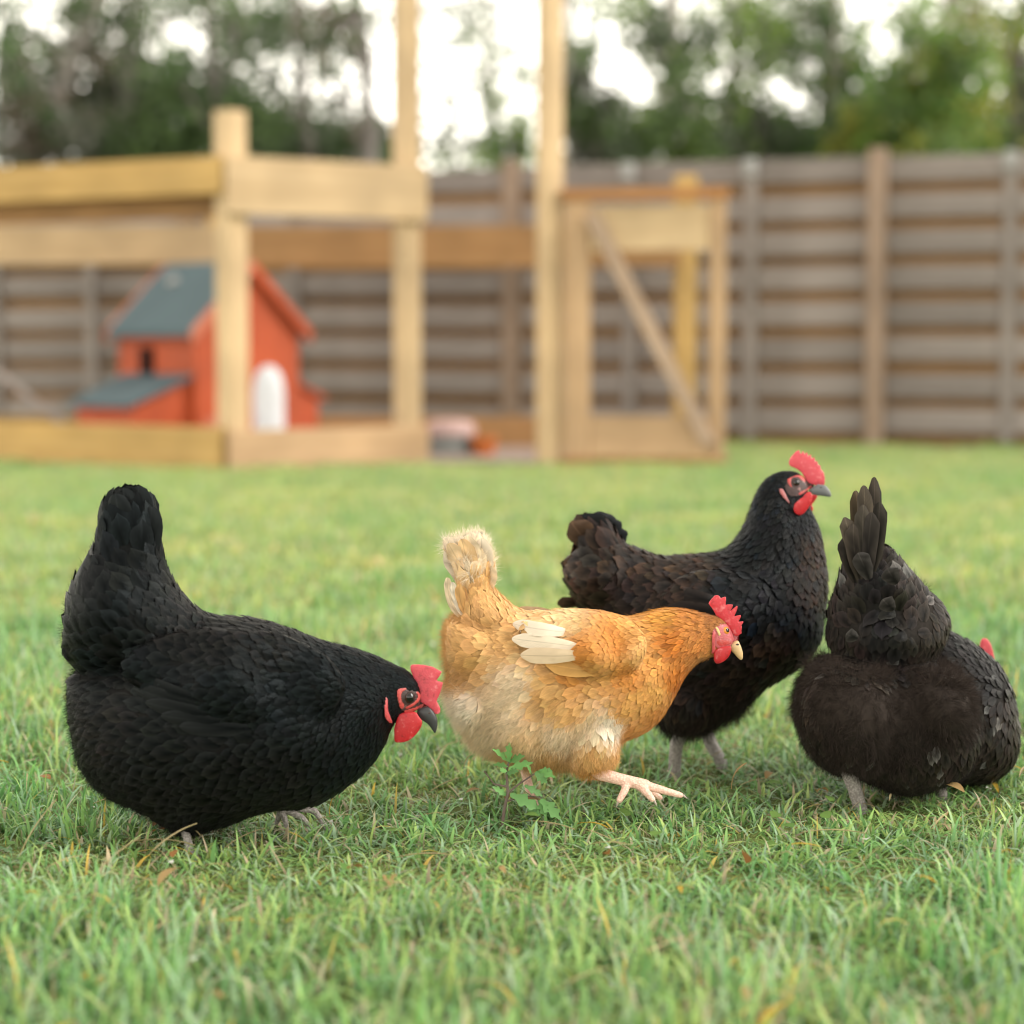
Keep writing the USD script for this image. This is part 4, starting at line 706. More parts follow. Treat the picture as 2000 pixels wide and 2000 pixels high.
H.guides([(240, 210, -.3, -1, 32, .6, wh), (320, 200, .0, -1, 32, .6, wh), (300, 330, .1, -1, 35, .5, cr), (240, 430, -.3, -1, 37, .45, (0.602, 0.430, 0.241)), (360, 430, .1, -1, 29, .5, bf), (300, 540, -.2, -1, 29, .6, bf), (420, 560, -.6, -.8, 22, .65, bf), (220, 700, -.7, -.5, 29, .7, bf), (300, 850, -.8, .2, 29, .75, (0.516, 0.301, 0.112)), (220, 950, -.9, .5, 27, .7, bf),
          (500, 720, -1, .1, 21, .7, bf), (250, 1080, -1, .6, 21, .5, wh), (450, 1100, -.8, .6, 22, .55, cr), (560, 970, -.8, .5, 24, .6, cr), (350, 1250, -.8, .8, 21, .5, cr), (600, 1300, -.6, .9, 22, .5, (0.568, 0.404, 0.224)), (500, 1420, -.4, 1, 21, .5, (0.499, 0.327, 0.155)), (720, 1400, -.2, 1, 22, .5, bf), (780, 1230, -.5, .8, 22, .55, cr), (700, 1000, -.9, .5, 26, .6, bf), (850, 1080, -.9, .5, 24, .65, (0.516, 0.292, 0.112)),
          (700, 680, -1, .15, 21, .7, (0.568, 0.370, 0.172)), (820, 620, -1, .1, 19, .7, (0.602, 0.413, 0.215)), (900, 760, -1, .15, 21, .72, og), (1100, 720, -1, .2, 15, .8, og), (1220, 780, -.9, .5, 11, .85, (0.516, 0.284, 0.103)), (1000, 900, -1, .0, 19, .75, (0.447, 0.224, 0.069)), (1160, 900, -1, .3, 14, .8, og), (850, 890, -1, -.3, 21, .6, og),
          (940, 1200, -.2, 1, 19, .6, cr), (1040, 1180, .1, 1, 18, .5, wh), (950, 1330, -.05, 1, 18, .55, bf), (960, 1470, .0, 1, 12, .6, (0.430, 0.198, 0.052)), (1060, 1400, .2, 1, 16, .5, bf),
          (1180, 640, -1, .05, 16, .5, (0.516, 0.258, 0.077)), (1350, 620, -1, .12, 17, .42, (0.482, 0.224, 0.047)), (1500, 640, -1, .15, 11, .45, (0.378, 0.146, 0.034)), (1640, 640, -1, .1, 6, .5, (0.258, 0.103, 0.030)), (1720, 690, -1, .1, 5, .6, (0.224, 0.086, 0.026)), (1400, 760, -1, .35, 16, .40, rd), (1530, 780, -.9, .5, 11, .42, (0.361, 0.138, 0.034)), (1300, 820, -1, .4, 18, .5, (0.430, 0.189, 0.047)), (1580, 860, -.8, .6, 8, .5, (0.387, 0.172, 0.052)),
          (1420, 950, -.8, .7, 14, .7, rd), (1300, 1000, -.8, .6, 14, .85, (0.482, 0.241, 0.069)), (1150, 1080, -.9, .4, 18, .8, (0.464, 0.232, 0.073)), (1330, 1150, -.75, .7, 14, .75, (0.404, 0.172, 0.043)), (1200, 1250, -.9, .4, 16, .75, (.48, .22, .065))])
Z4 = (10.73, 1350, 1140); H.zoom = Z4
FACE2 = [(560, 880), (620, 843), (700, 848), (780, 888), (860, 928), (905, 1010), (1000, 1085), (1035, 1150), (1025, 1260), (960, 1300), (860, 1290), (840, 1390), (740, 1400), (600, 1385), (520, 1350), (480, 1280), (420, 1180), (430, 1000), (470, 940)]
lobe2 = [(440, 965), (505, 1000), (520, 1080), (485, 1160), (500, 1340), (520, 1400), (450, 1492), (392, 1440), (418, 1250), (402, 1120)]
H.bare = [(H.P(FACE2), 0), (H.P(lobe2), 0)]; H.zoom = (2.841, 820, 980)
H.bare.append((H.P([(530, 700), (640, 685), (780, 700), (850, 770), (850, 850), (700, 870), (590, 850), (540, 780)], -.09), 0))
H.body(SKIN_DOWN, .75)
def mottle(p, c, r):
    q = (p - [H.p(1400, 760)[0], 0, H.p(1400, 760)[1]]); d = np.exp(-((q ** 2).sum(1)) / (2 * .055 ** 2))   # neck: dark-centred hackles
    return c * (1 - .0 * d[:, None]) * (1 + d[:, None] * .45 * r.normal(0, .6, (len(p), 1))).clip(.45, 1.7)
H.plumage(F_BUFF, pack=.38, lift=.05, camber=.07, vary=.12, hue=.02, tone=mottle, wild=1.0); H.barbs(30000, .010, .00016, out=.10, vary=.3, mul=1.05)
H.zoom = Z4
for s in (-1, 1):
    H.patch('face', FACE2, FACE_PINK, s=s, h=.0012); H.patch('eyelid', [(672, 960), (740, 890), (800, 905), (815, 990), (780, 1095), (710, 1122), (664, 1050)], FACE_RED, s=s, h=.0014); H.patch('cheek', [(480, 1200), (560, 1150), (700, 1160), (840, 1200), (900, 1250), (840, 1300), (700, 1330), (560, 1320)], FACE_RED, s=s, h=.0016)
    H.eye(742, 1000, .0056, EYE_AMBER, PUPIL, s, .52); H.patch('ear_tuft', [(475, 895), (540, 900), (600, 985), (625, 1100), (575, 1120), (520, 1030)], EAR_TUFT, s=s, h=.003)
H.zoom = (2.841, 820, 980)
head_of(H, Z4, [(362, 420), (378, 380), (440, 305), (490, 250), (545, 238), (592, 262), (622, 310), (680, 278), (735, 268), (730, 340), (716, 455), (760, 432), (885, 438), (858, 500), (800, 595), (885, 520), (968, 445), (978, 485), (950, 585), (890, 695), (965, 668), (1050, 645), (1045, 700), (980, 805), (1098, 782), (1095, 815), (1050, 875), (1066, 920), (1050, 985), (1060, 1045), (1010, 1068), (980, 1100), (900, 1090), (830, 980), (760, 880), (690, 790), (600, 720), (520, 660), (460, 545), (415, 480)], COMB,
        [(800, 1300), (850, 1240), (930, 1190), (985, 1190), (1022, 1270), (1062, 1370), (1088, 1480), (1082, 1570), (1046, 1614), (1000, 1572), (930, 1500), (850, 1412), (815, 1360)], BEAK_HORN,
        [(480, 1420), (520, 1380), (620, 1330), (720, 1310), (845, 1300), (845, 1390), (805, 1500), (742, 1580), (640, 1652), (540, 1684), (488, 1640), (468, 1550)], (960, 1262), lobe2, T_comb=.0036)
for r_, t_, w_, c_ in (((1010, 925), (700, 880), .026, (.54, .29, .10)), ((890, 832), (568, 846), .022, (.58, .45, .31)), ((870, 785), (518, 776), .020, (.62, .53, .41)), ((820, 722), (512, 708), .020, (.64, .55, .44))):
    for s in (-1, 1): H.flight('wing_feather', r_, t_, w_, F_WHITE if c_[2] > .25 else F_BUFF, c_, s, base=.0068, label='pale wing feather' if c_[2] > .25 else None)
for pts, w, y, c in (([(300, 560), (270, 380), (160, 225)], .030, -.012, (.62, .45, .27)), ([(310, 560), (300, 370), (205, 215)], .030, -.004, cr), ([(330, 560), (300, 350), (262, 185)], .032, -.014, (.66, .54, .38)), ([(340, 560), (330, 350), (310, 182)], .032, .004, wh), ([(350, 560), (365, 390), (345, 195)], .030, -.008, wh), ([(355, 560), (385, 430), (372, 270)], .026, .008, cr), ([(350, 560), (390, 450), (398, 350)], .022, -.010, cr), ([(290, 560), (235, 380), (142, 262)], .028, .006, wh), ([(300, 560), (300, 400), (235, 200)], .030, -.018, (.60, .40, .21)), ([(220, 640), (155, 560), (156, 415)], .014, -.02, cr), ([(250, 640), (190, 560), (184, 440)], .014, -.024, wh), ([(270, 640), (215, 560), (222, 450)], .016, -.03, bf)):
    H.quill('tail_feather', pts, w, F_WHITE, c, y, roll=.5 if y < 0 else -.4, curl=-.01)
H.fluff(FLUFF, [(110, 980), (420, 985), (700, 1180), (850, 1150), (820, 1350), (850, 1560), (700, 1500), (420, 1440), (250, 1380), (100, 1100)], 18000, .016, out=.32, w=.00020, vary=.18, base_mul=1.2, droop=.1)
H.fluff(FLUFF, [(480, 900), (700, 960), (900, 1060), (1000, 1120), (900, 1300), (600, 1300), (420, 1100)], 5000, .015, out=.2, w=.0002, vary=.2, base_mul=1.1, droop=.1)
H.fluff(FLUFF, [(880, 1120), (1060, 1110), (1140, 1300), (1150, 1450), (1040, 1540), (900, 1560), (800, 1480), (830, 1250)], 7000, .011, out=.28, w=.00018, vary=.2, base_mul=1.1, droop=.1)
H.fluff(FLUFF, [(90, 150), (440, 140), (440, 420), (420, 480), (200, 420), (90, 260)], 3500, .017, out=.22, w=.00022, mess=.45, tint=(.74, .65, .52), vary=.15)
H.fluff(FLUFF, [(110, 620), (500, 620), (520, 900), (900, 1000), (900, 1130), (500, 980), (110, 990)], 4000, .014, out=.22, w=.00018, vary=.2)
H.leg([(900, 1440, -.062), (1000, 1510, -.066), (1120, 1542, -.068), (1250, 1572, -.07)], [[(1245, 1572, -.07), (1360, 1604, -.072), (1445, 1628, -.072)], [(1220, 1570, -.07), (1258, 1612, -.08), (1290, 1650, -.084)], [(1225, 1574, -.066), (1272, 1606, -.045), (1330, 1640, -.03)], [(1150, 1556, -.07), (1138, 1600, -.076), (1108, 1655, -.08)]], LEG_PINK, CLAW, .0092, .0080, .0066)
H.leg([(640, 1400, .05), (585, 1500, .045), (610, 1600, .04), (640, 1700, .035), (650, 1780, .03)], [[(650, 1780, .03), (710, 1800, .03), (770, 1815, .03)], [(650, 1780, .03), (700, 1815, .0), (740, 1830, -.015)], [(650, 1780, .03), (700, 1790, .06), (740, 1795, .08)], [(650, 1780, .03), (605, 1810, .03)]], LEG_PINK, CLAW, .0068, .0060)

# ---- the alert black hen behind her
H = Hen('hen', 'brownish black hen standing alert behind the buff hen, head raised', 1350, 3.22, (2.683, 1060, 840), 13)
H.add([(420, 600), (480, 604), (540, 630), (600, 655), (660, 662), (740, 652), (850, 642), (935, 632), (1000, 578), (1045, 500), (1078, 410), (1108, 310), (1150, 250), (1205, 212), (1265, 195), (1330, 198), (1385, 232), (1412, 280), (1405, 340), (1408, 400), (1432, 440), (1455, 490), (1472, 560), (1484, 640), (1496, 740), (1492, 860), (1482, 960), (1465, 1080), (1440, 1150), (1380, 1222), (1280, 1290), (1180, 1345), (1120, 1395), (1070, 1450), (1020, 1510), (960, 1520), (900, 1570), (800, 1612), (720, 1612), (650, 1600), (600, 1550), (550, 1460), (480, 1330), (400, 1200), (310, 1080), (220, 980), (165, 900), (150, 830), (200, 740), (300, 660)],
      .112, taper=[(800, 1000, 1), (300, 800, .9), (1300, 900, .95), (1250, 550, .8), (1330, 290, .50)])
H.add([(132, 492), (150, 462), (200, 442), (250, 430), (305, 434), (350, 452), (384, 505), (408, 560), (450, 620), (520, 700), (480, 850), (380, 950), (260, 960), (175, 905), (150, 840), (112, 785), (100, 722), (122, 668), (168, 640), (165, 590), (172, 548), (148, 550)], .055, taper=[(250, 470, .5), (250, 600, .75), (300, 800, 1.3)])
W3 = [(640, 850), (720, 770), (860, 730), (1040, 740), (1180, 790), (1230, 880), (1200, 1020), (1080, 1130), (900, 1150), (740, 1100), (640, 1000), (600, 920)]
for s in (-1, 1): H.add(W3, .028, y0=.102 * s, shift=[(950, 940, 0.0), (900, 760, -.02 * s), (650, 920, -.008 * s), (1180, 900, -.006 * s)])
H.add([(560, 1300), (760, 1250), (900, 1380), (880, 1540), (800, 1610), (690, 1605), (620, 1560)], .045, y0=-.055)
H.add([(820, 1300), (1000, 1250), (1090, 1380), (1030, 1500), (960, 1520), (880, 1570)], .045, y0=.055)
H.grow()
B0, B1, B2, B3, BN = (.020, .0125, .009), (.0135, .0095, .0078), (.0066, .0074, .009), (.042, .026, .017), (.0048, .0055, .0062)
H.guides([(250, 450, -.3, -1, 26, .7, BN), (330, 480, -.2, -1, 30, .7, BN), (170, 520, -.8, -.7, 28, .6, B3), (260, 560, -.5, -.8, 40, .75, B0), (360, 580, -.5, -.8, 36, .7, B0), (180, 700, -1, -.3, 34, .8, B3), (300, 720, -.8, -.5, 34, .85, B0), (220, 850, -1, .2, 32, .8, B0), (400, 700, -.8, -.6, 30, .8, B1), (420, 850, -1, .0, 30, .8, B1), (560, 700, -1, -.25, 28, .8, B0), (700, 690, -1, -.15, 26, .8, B0), (850, 680, -1, -.1, 26, .75, B0),
          (560, 850, -1, .1, 28, .8, B1), (760, 800, -1, .1, 25, .85, B0), (950, 800, -1, .1, 24, .85, B2), (1150, 800, -1, .25, 23, .85, B2), (820, 950, -1, .1, 26, .8, B1), (1050, 950, -1, .1, 23, .85, B2), (900, 1120, -1, .05, 26, .75, B1), (1000, 600, -.8, .7, 22, .45, BN), (1120, 600, -.6, .9, 22, .45, BN), (1250, 620, -.4, 1, 20, .5, BN), (1180, 400, -.5, .9, 14, .5, BN), (1200, 260, -.8, .5, 8, .5, BN), (1330, 230, -1, .1, 6, .6, BN), (1370, 420, -.3, 1, 11, .55, B2), (1420, 620, -.3, 1, 18, .7, B0),
          (1400, 800, -.4, 1, 22, .85, B1), (1250, 900, -.6, .9, 22, .85, B2), (1200, 1080, -.8, .6, 24, .85, B0), (1400, 1000, -.5, 1, 22, .8, B2), (1300, 1200, -.8, .7, 22, .7, B1), (1000, 1250, -.9, .5, 26, .65, B1), (750, 1250, -.8, .6, 26, .6, B1), (700, 1500, -.1, 1, 24, .5, B1), (850, 1500, -.1, 1, 22, .5, B0), (1000, 1430, -.1, 1, 22, .5, B1), (350, 1000, -1, .5, 28, .6, B1)])
Z5 = (10.73, 1480, 860); H.zoom = Z5
FACE3 = [(610, 820), (680, 785), (790, 735), (900, 735), (1000, 790), (1060, 860), (1150, 900), (1230, 930), (1220, 1030), (1110, 1050), (1000, 1110), (900, 1160), (800, 1190), (660, 1180), (580, 1060), (550, 980), (590, 900)]
lobe3 = [(428, 1008), (520, 1010), (560, 1070), (600, 1170), (645, 1270), (705, 1372), (650, 1352), (540, 1245), (452, 1125)]
H.bare = [(H.P(FACE3), 0), (H.P(lobe3), 0)]; H.zoom = (2.683, 1060, 840)
H.body(SKIN_DOWN, .75)
def rusty(p, c, r):
    k = r.random((len(p), 1)) < .12
    return np.where(k, c * [1.7, 1.5, 1.35], c) * np.where(r.random((len(p), 1)) < .10, [.8, 1.05, 1.35], 1.0)
H.plumage(F_DULL, pack=.42, lift=.07, vary=.3, hue=.06, tone=rusty); H.barbs(12000, .010)
H.zoom = Z5
for s in (-1, 1):
    H.patch('face', FACE3, FACE_DARK, s=s, h=.0008)
    H.patch('eye_ring', [(608, 822), (680, 790), (800, 738), (950, 750), (1035, 850), (1000, 905), (930, 870), (870, 800), (760, 790), (700, 850), (720, 960), (800, 1020), (780, 1060), (720, 1010), (640, 950)], FACE_RED, s=s, h=.0016, smooth=1)
    H.patch('cheek', [(830, 1170), (850, 1100), (960, 1050), (1060, 1000), (1110, 960), (1220, 975), (1180, 1030), (1080, 1050), (980, 1110), (900, 1160)], FACE_RED, s=s, h=.0016)
    H.eye(812, 888, .0062, EYE_BROWN, PUPIL, s, .7)
H.zoom = (2.683, 1060, 840)
head_of(H, Z5, [(648, 480), (668, 395), (720, 318), (800, 235), (868, 195), (890, 275), (915, 285), (952, 180), (972, 285), (995, 290), (1035, 205), (1050, 330), (1070, 335), (1110, 255), (1125, 380), (1145, 385), (1190, 330), (1198, 450), (1215, 455), (1252, 405), (1262, 525), (1280, 530), (1310, 490), (1318, 610), (1340, 625), (1375, 660), (1402, 760), (1405, 880), (1385, 960), (1290, 960), (1180, 930), (1080, 900), (1000, 820), (940, 700), (860, 620), (760, 570), (680, 540)], COMB_PINK,
        [(1060, 1060), (1110, 1010), (1200, 960), (1230, 910), (1310, 925), (1400, 932), (1472, 1000), (1532, 1100), (1548, 1192), (1470, 1185), (1330, 1158), (1250, 1158), (1150, 1130), (1090, 1100)], BEAK_GREY,
        [(1030, 1080), (1110, 1080), (1145, 1150), (1132, 1280), (1082, 1380), (1012, 1480), (932, 1560), (860, 1574), (780, 1524), (742, 1432), (768, 1340), (850, 1262), (950, 1190)], (1310, 985), lobe3, y_w=.012,
        wattle_far=[(1100, 1150), (1200, 1120), (1262, 1150), (1215, 1240), (1160, 1310), (1125, 1350), (1168, 1420), (1140, 1505), (1060, 1480), (1020, 1350)], lobe_mt=skin('earlobe_dusky', (.34, .10, .10)))
for pts, w, y, c in (([(330, 640), (280, 530), (215, 440)], .05, -.01, BN), ([(340, 640), (320, 530), (280, 428)], .05, .0, BN), ([(350, 640), (350, 540), (340, 450)], .045, .006, BN), ([(320, 640), (210, 560), (150, 475)], .045, -.015, B3), ([(380, 640), (380, 560), (378, 500)], .04, .012, BN), ([(300, 640), (230, 540), (190, 460)], .05, .012, BN)):
    H.quill('tail_feather', pts, w, F_DULL, c, y, roll=.4 if y < 0 else -.3)
for r_, t_ in (((930, 890), (640, 850)), ((960, 940), (660, 920)), ((1000, 990), (690, 985))):
    for s in (-1, 1): H.flight('wing_feather', r_, t_, .024, F_DULL, (.011, .0085, .0075), s, base=.004)
H.quill('tail_covert', [(220, 900), (140, 905), (75, 905)], .022, F_DULL, B3, -.01, roll=.5); H.quill('tail_covert', [(220, 760), (150, 700), (108, 690)], .035, F_DULL, B3, -.01, roll=.4)
H.fluff(FLUFF, [(540, 1200), (1100, 1200), (1120, 1420), (1040, 1560), (880, 1640), (620, 1640)], 7000, .016, out=.25, tint=(.017, .0125, .010))
H.leg([(740, 1560, -.055), (700, 1650, -.05), (692, 1740, -.045), (688, 1850, -.04)], [[(688, 1850, -.04), (750, 1880, -.045), (830, 1890, -.05)], [(688, 1850, -.04), (720, 1900, -.07), (760, 1915, -.085)], [(688, 1850, -.04), (740, 1860, -.01), (790, 1865, .005)], [(688, 1850, -.04), (650, 1880, -.035)]], LEG_GREY, CLAW, .0108, .0092)
H.leg([(840, 1530, .05), (880, 1640, .045), (930, 1730, .04), (960, 1800, .035)], [[(960, 1800, .035), (1040, 1815, .035), (1125, 1806, .035)], [(960, 1800, .035), (1020, 1840, .0), (1070, 1855, -.015)], [(960, 1800, .035), (1010, 1800, .06), (1050, 1800, .08)], [(960, 1800, .035), (915, 1830, .04)]], LEG_GREY, CLAW, .0108, .009)

# ---- the hen at the right seen from behind, pecking
H = Hen('hen', 'brown-black fluffy hen seen from behind at the right, tail raised and head down', 1780, 3.02, (2.684, 1500, 900), 14)
H.add([(240, 1035), (330, 1000), (500, 1010), (700, 1010), (850, 1030), (960, 1085), (1045, 1150), (1085, 1240), (1090, 1330), (1110, 1420), (1100, 1560), (1010, 1670), (860, 1728), (700, 1770), (560, 1705), (450, 1655), (350, 1650), (250, 1600), (180, 1500), (132, 1380), (120, 1270), (148, 1160), (195, 1080)], .10, y0=-.02)
H.add([(170, 1180), (300, 1060), (480, 1060), (640, 1130), (690, 1300), (660, 1500), (540, 1640), (380, 1620), (230, 1520), (150, 1360)], .072, y0=-.085)
H.add([(760, 1120), (900, 1090), (1030, 1160), (1085, 1270), (1080, 1400), (1000, 1500), (860, 1500), (760, 1400), (730, 1250)], .062, y0=-.075)
H.add([(420, 500), (600, 420), (645, 452), (685, 515), (745, 575), (805, 635), (875, 695), (932, 765), (956, 835), (950, 905), (910, 985), (850, 1060), (700, 1120), (550, 1120), (420, 1085), (340, 1025), (302, 950), (288, 860), (302, 780), (332, 700), (352, 600), (376, 500), (390, 430)], .095, y0=.02, taper=[(520, 460, .45), (600, 700, .85), (600, 950, 1.2)], shift=[(520, 450, -.03), (600, 950, 0.0)])
H.add([(700, 905), (850, 860), (950, 884), (1045, 928), (1135, 990), (1205, 1055), (1264, 1132), (1280, 1205), (1296, 1300), (1314, 1420), (1304, 1535), (1258, 1615), (1180, 1672), (1080, 1695), (900, 1700), (760, 1600), (700, 1300), (660, 1050)], .14, y0=.11, taper=[(900, 1300, 1), (1250, 1300, .9)])
H.add([(1040, 1030), (1110, 1015), (1170, 1060), (1215, 1150), (1190, 1290), (1060, 1320), (990, 1160)], .034, y0=.22)   # her lowered head beyond the breast
H.add([(1160, 1200), (1270, 1190), (1290, 1300), (1302, 1440), (1272, 1555), (1200, 1640), (1140, 1560), (1120, 1350)], .05, y0=.17)
H.grow()
R0, R1, R2, RF = (.0125, .0100, .0082), (.0170, .0130, .0104), (.0090, .0085, .0085), (.030, .0215, .0175)
H.guides([(500, 440, .1, -1, 32, 0.54, R1), (600, 500, .1, -1, 27, 0.72, R1), (420, 560, -.3, -1, 29, 0.72, R0), (520, 650, -.1, -1, 27, 0.81, R2), (700, 620, .15, -1, 27, 0.77, R1), (380, 760, -.3, -1, 27, 0.77, R0), (560, 820, -.15, .9, 26, 0.81, R2), (750, 760, .1, -.8, 26, 0.77, R1), (850, 780, .5, .8, 22, 0.54, R1), (900, 880, .3, 1, 22, 0.50, R1), (350, 920, -.5, .8, 24, 0.63, R0), (600, 1000, .0, 1, 24, 0.72, R2), (780, 980, .1, 1, 22, 0.63, R0),
          (230, 1200, -.6, .8, 18, 0.45, RF), (450, 1200, -.2, 1, 18, 0.41, RF), (700, 1200, .1, 1, 18, 0.41, RF), (950, 1200, .7, .6, 18, 0.45, RF), (200, 1400, -.3, 1, 21, 0.54, R0), (450, 1450, -.1, 1, 19, 0.45, R1), (700, 1500, .1, 1, 21, 0.54, R0), (950, 1450, .3, 1, 24, 0.54, R0), (1050, 1350, .5, .9, 24, 0.45, R0), (700, 1700, .1, 1, 18, 0.54, R0),
          (1000, 950, -.6, -.3, 21, 0.63, R2), (1150, 1020, -.7, -.4, 19, 0.68, R2), (1240, 1120, -.7, -.5, 19, 0.63, R2), (1150, 1200, -.7, .4, 22, 0.54, R2), (1280, 1350, -.4, .9, 21, 0.63, R1), (1200, 1500, -.6, .8, 22, 0.63, R0), (1250, 1600, -.8, .5, 19, 0.63, R0)])
H.body(SKIN_DOWN, .75)
def tipped(p, c, r):
    k = r.random((len(p), 1)) < .035
    return np.where(k, c * 1.0 + .05, c)
RUMP = H.P([(190, 1090), (330, 1040), (500, 1100), (700, 1090), (880, 1075), (990, 1110), (1050, 1190), (1060, 1290), (960, 1380), (760, 1420), (620, 1500), (420, 1480), (260, 1400), (180, 1250)])
H.plumage(F_DULL, pack=.42, lift=.075, vary=.3, hue=.05, tone=tipped, keep=lambda p: ~(inside(RUMP, p[:, 0], p[:, 2]) & (p[:, 1] < .06))); H.barbs(12000, .010)
for pts, w, y, c, yd in (([(520, 580), (556, 330), (556, 84)], .019, -.055, (.024, .019, .015), .0), ([(500, 580), (520, 340), (502, 128)], .022, -.07, (.040, .032, .025), .0), ([(485, 580), (478, 340), (470, 160)], .021, -.06, (.034, .024, .013), .02), ([(470, 580), (440, 410), (400, 295)], .022, -.07, (.045, .036, .028), .0), ([(535, 580), (580, 340), (578, 104)], .018, -.045, (.016, .014, .012), .02), ([(550, 580), (584, 400), (584, 215)], .023, -.062, (.020, .017, .014), .0), ([(520, 620), (525, 430), (545, 270)], .026, -.078, (.018, .015, .013), .0), ([(480, 620), (440, 460), (446, 330)], .024, -.075, (.024, .019, .015), .0), ([(500, 620), (490, 430), (498, 230)], .024, -.074, (.030, .025, .020), .0), ([(460, 640), (410, 500), (398, 400)], .022, -.06, (.016, .013, .011), .0)):
    H.quill('tail_feather', pts, w, F_DULL, c, y, roll=H.rng.uniform(-.25, .35), ydir=yd, tipw=.38)
for pts, w, y in (([(530, 620), (500, 540), (468, 480)], .026, -.098), ([(680, 640), (640, 600), (622, 560)], .026, -.096), ([(660, 780), (620, 750), (598, 722)], .024, -.112), ([(470, 930), (430, 915), (405, 905)], .020, -.118)):
    H.quill('saddle_feather', pts, w, F_DULL, (.020, .018, .017), y, roll=.1, ydir=-.004, tipw=.6)
H.fluff(FLUFF, [(100, 1060), (340, 1020), (700, 1060), (960, 1070), (1100, 1200), (1100, 1330), (1000, 1440), (800, 1460), (640, 1580), (420, 1560), (220, 1480), (120, 1300)], 34000, .015, out=.42, w=.00024, mess=.9, tint=(.026, .0195, .0162), droop=.2, vary=.6)
H.fluff(FLUFF, [(215, 1010), (400, 1040), (700, 1050), (960, 1055), (1060, 1130), (1080, 1250), (1000, 1200), (940, 1140), (700, 1120), (400, 1105), (200, 1110)], 9000, .021, out=.75, w=.00024, mess=.9, tint=(.034, .025, .021), droop=.1, vary=.5)
H.fluff(FLUFF, [(100, 1400), (400, 1560), (900, 1600), (1130, 1400), (1110, 1650), (700, 1820), (300, 1700)], 6000, .009, out=.3, tint=(.016, .013, .011))
zc = (2.684, 1500, 900)
H.flesh('comb', [(1105, 1010), (1114, 940), (1130, 926), (1150, 934), (1172, 968), (1190, 1050), (1180, 1120), (1120, 1120)], .004, COMB_PINK, .235, .0008)
H.leg([(400, 1560, -.06), (425, 1640, -.06), (455, 1720, -.06), (490, 1840, -.06)], [[(490, 1840, -.06), (520, 1855, -.03), (545, 1860, -.005)], [(490, 1840, -.06), (450, 1860, -.03), (420, 1862, -.01)], [(490, 1840, -.06), (550, 1860, -.05)], [(490, 1840, -.06), (480, 1875, -.09)]], LEG_GREY, CLAW, .0115, .0095)
H.leg([(900, 1600, .02), (905, 1680, .02), (915, 1760, .02), (925, 1820, .02)], [[(925, 1820, .02), (960, 1840, .045), (990, 1845, .06)], [(925, 1820, .02), (890, 1840, .045)], [(925, 1820, .02), (985, 1845, .02)], [(925, 1820, .02), (915, 1860, -.01)]], LEG_GREY, CLAW, .0085, .007)
H.flesh('beak', [(1175, 1190), (1215, 1230), (1222, 1290), (1200, 1345), (1180, 1290), (1160, 1240)], .006, BEAK_DARK, .235, .0008)
# ------------------------------------------------------------------ the lawn
GRASS = lawn_blade('grass_blade'); rg = np.random.default_rng(77)
def blades(r, n, rad, hmin, hmax, w, seg=4, flat=.9, dry=.08):
    th, rr = r.uniform(0, 2 * np.pi, n), rad * np.sqrt(r.random(n)); p = np.stack([rr * np.cos(th), rr * np.sin(th), np.full(n, -.004)], 1)
    az = r.uniform(0, 2 * np.pi, n); d = np.stack([np.cos(az), np.sin(az), 0 * az], 1); sd = np.stack([-np.sin(az), np.cos(az), 0 * az], 1); tw = r.normal(0, .5, n)
    sd = sd * np.cos(tw)[:, None] + np.array([0, 0, 1.]) * np.sin(tw)[:, None] * .5
    L = r.uniform(hmin, hmax, n); a0 = np.abs(r.normal(0, .35, n)) * flat; bend = np.abs(r.normal(.5, .55, n)) * flat; W = w * r.uniform(.6, 1.3, n)
    s = np.linspace(0, 1, seg + 1); ang = a0[:, None] + bend[:, None] * s ** 1.5; dl = L[:, None] / seg
    hx = np.concatenate([np.zeros((n, 1)), np.cumsum(np.sin(ang[:, :-1]) * dl, 1)], 1); hz = np.concatenate([np.zeros((n, 1)), np.cumsum(np.cos(ang[:, :-1]) * dl, 1)], 1)
    c = p[:, None] + d[:, None] * hx[..., None] + np.array([0, 0, 1.]) * hz[..., None]; wd = W[:, None] * np.interp(s, [0, .3, .7, 1], [.8, 1, .7, .06])
    v = np.stack([c - sd[:, None] * wd[..., None] / 2, c + sd[:, None] * wd[..., None] / 2], 2).reshape(n, -1, 3)
    k = np.arange(seg)[:, None] * 2; f = np.concatenate([k + [0, 1, 3], k + [0, 3, 2]]); F = (f[None] + (np.arange(n) * v.shape[1])[:, None, None]).reshape(-1, 3)
    g = np.array([(.16, .31, .095), (.21, .36, .11), (.12, .26, .085), (.29, .40, .12), (.25, .37, .22)])[r.integers(0, 5, n)] * r.uniform(.75, 1.25, (n, 1))
    k = r.random(n); g[k < dry] = np.array([.42, .36, .23]) * r.uniform(.6, 1.2, ((k < dry).sum(), 1)); g[k > 1 - dry * .12] = (.48, .36, .08)
    t = (g[:, None] * np.interp(s, [0, .4, 1], [.55, .95, 1.18])[None, :, None]).repeat(2, axis=1)  # roots darkened in the tint to paint shade into the gaps
    return v.reshape(-1, 3), F, t.reshape(-1, 3)
inst = UsdGeom.PointInstancer.Define(stage, numbered('/World', 'grass')); tag(inst.GetPrim(), 'short uneven green lawn grass with scattered dry blades', 'grass', kind='stuff')
paths = []
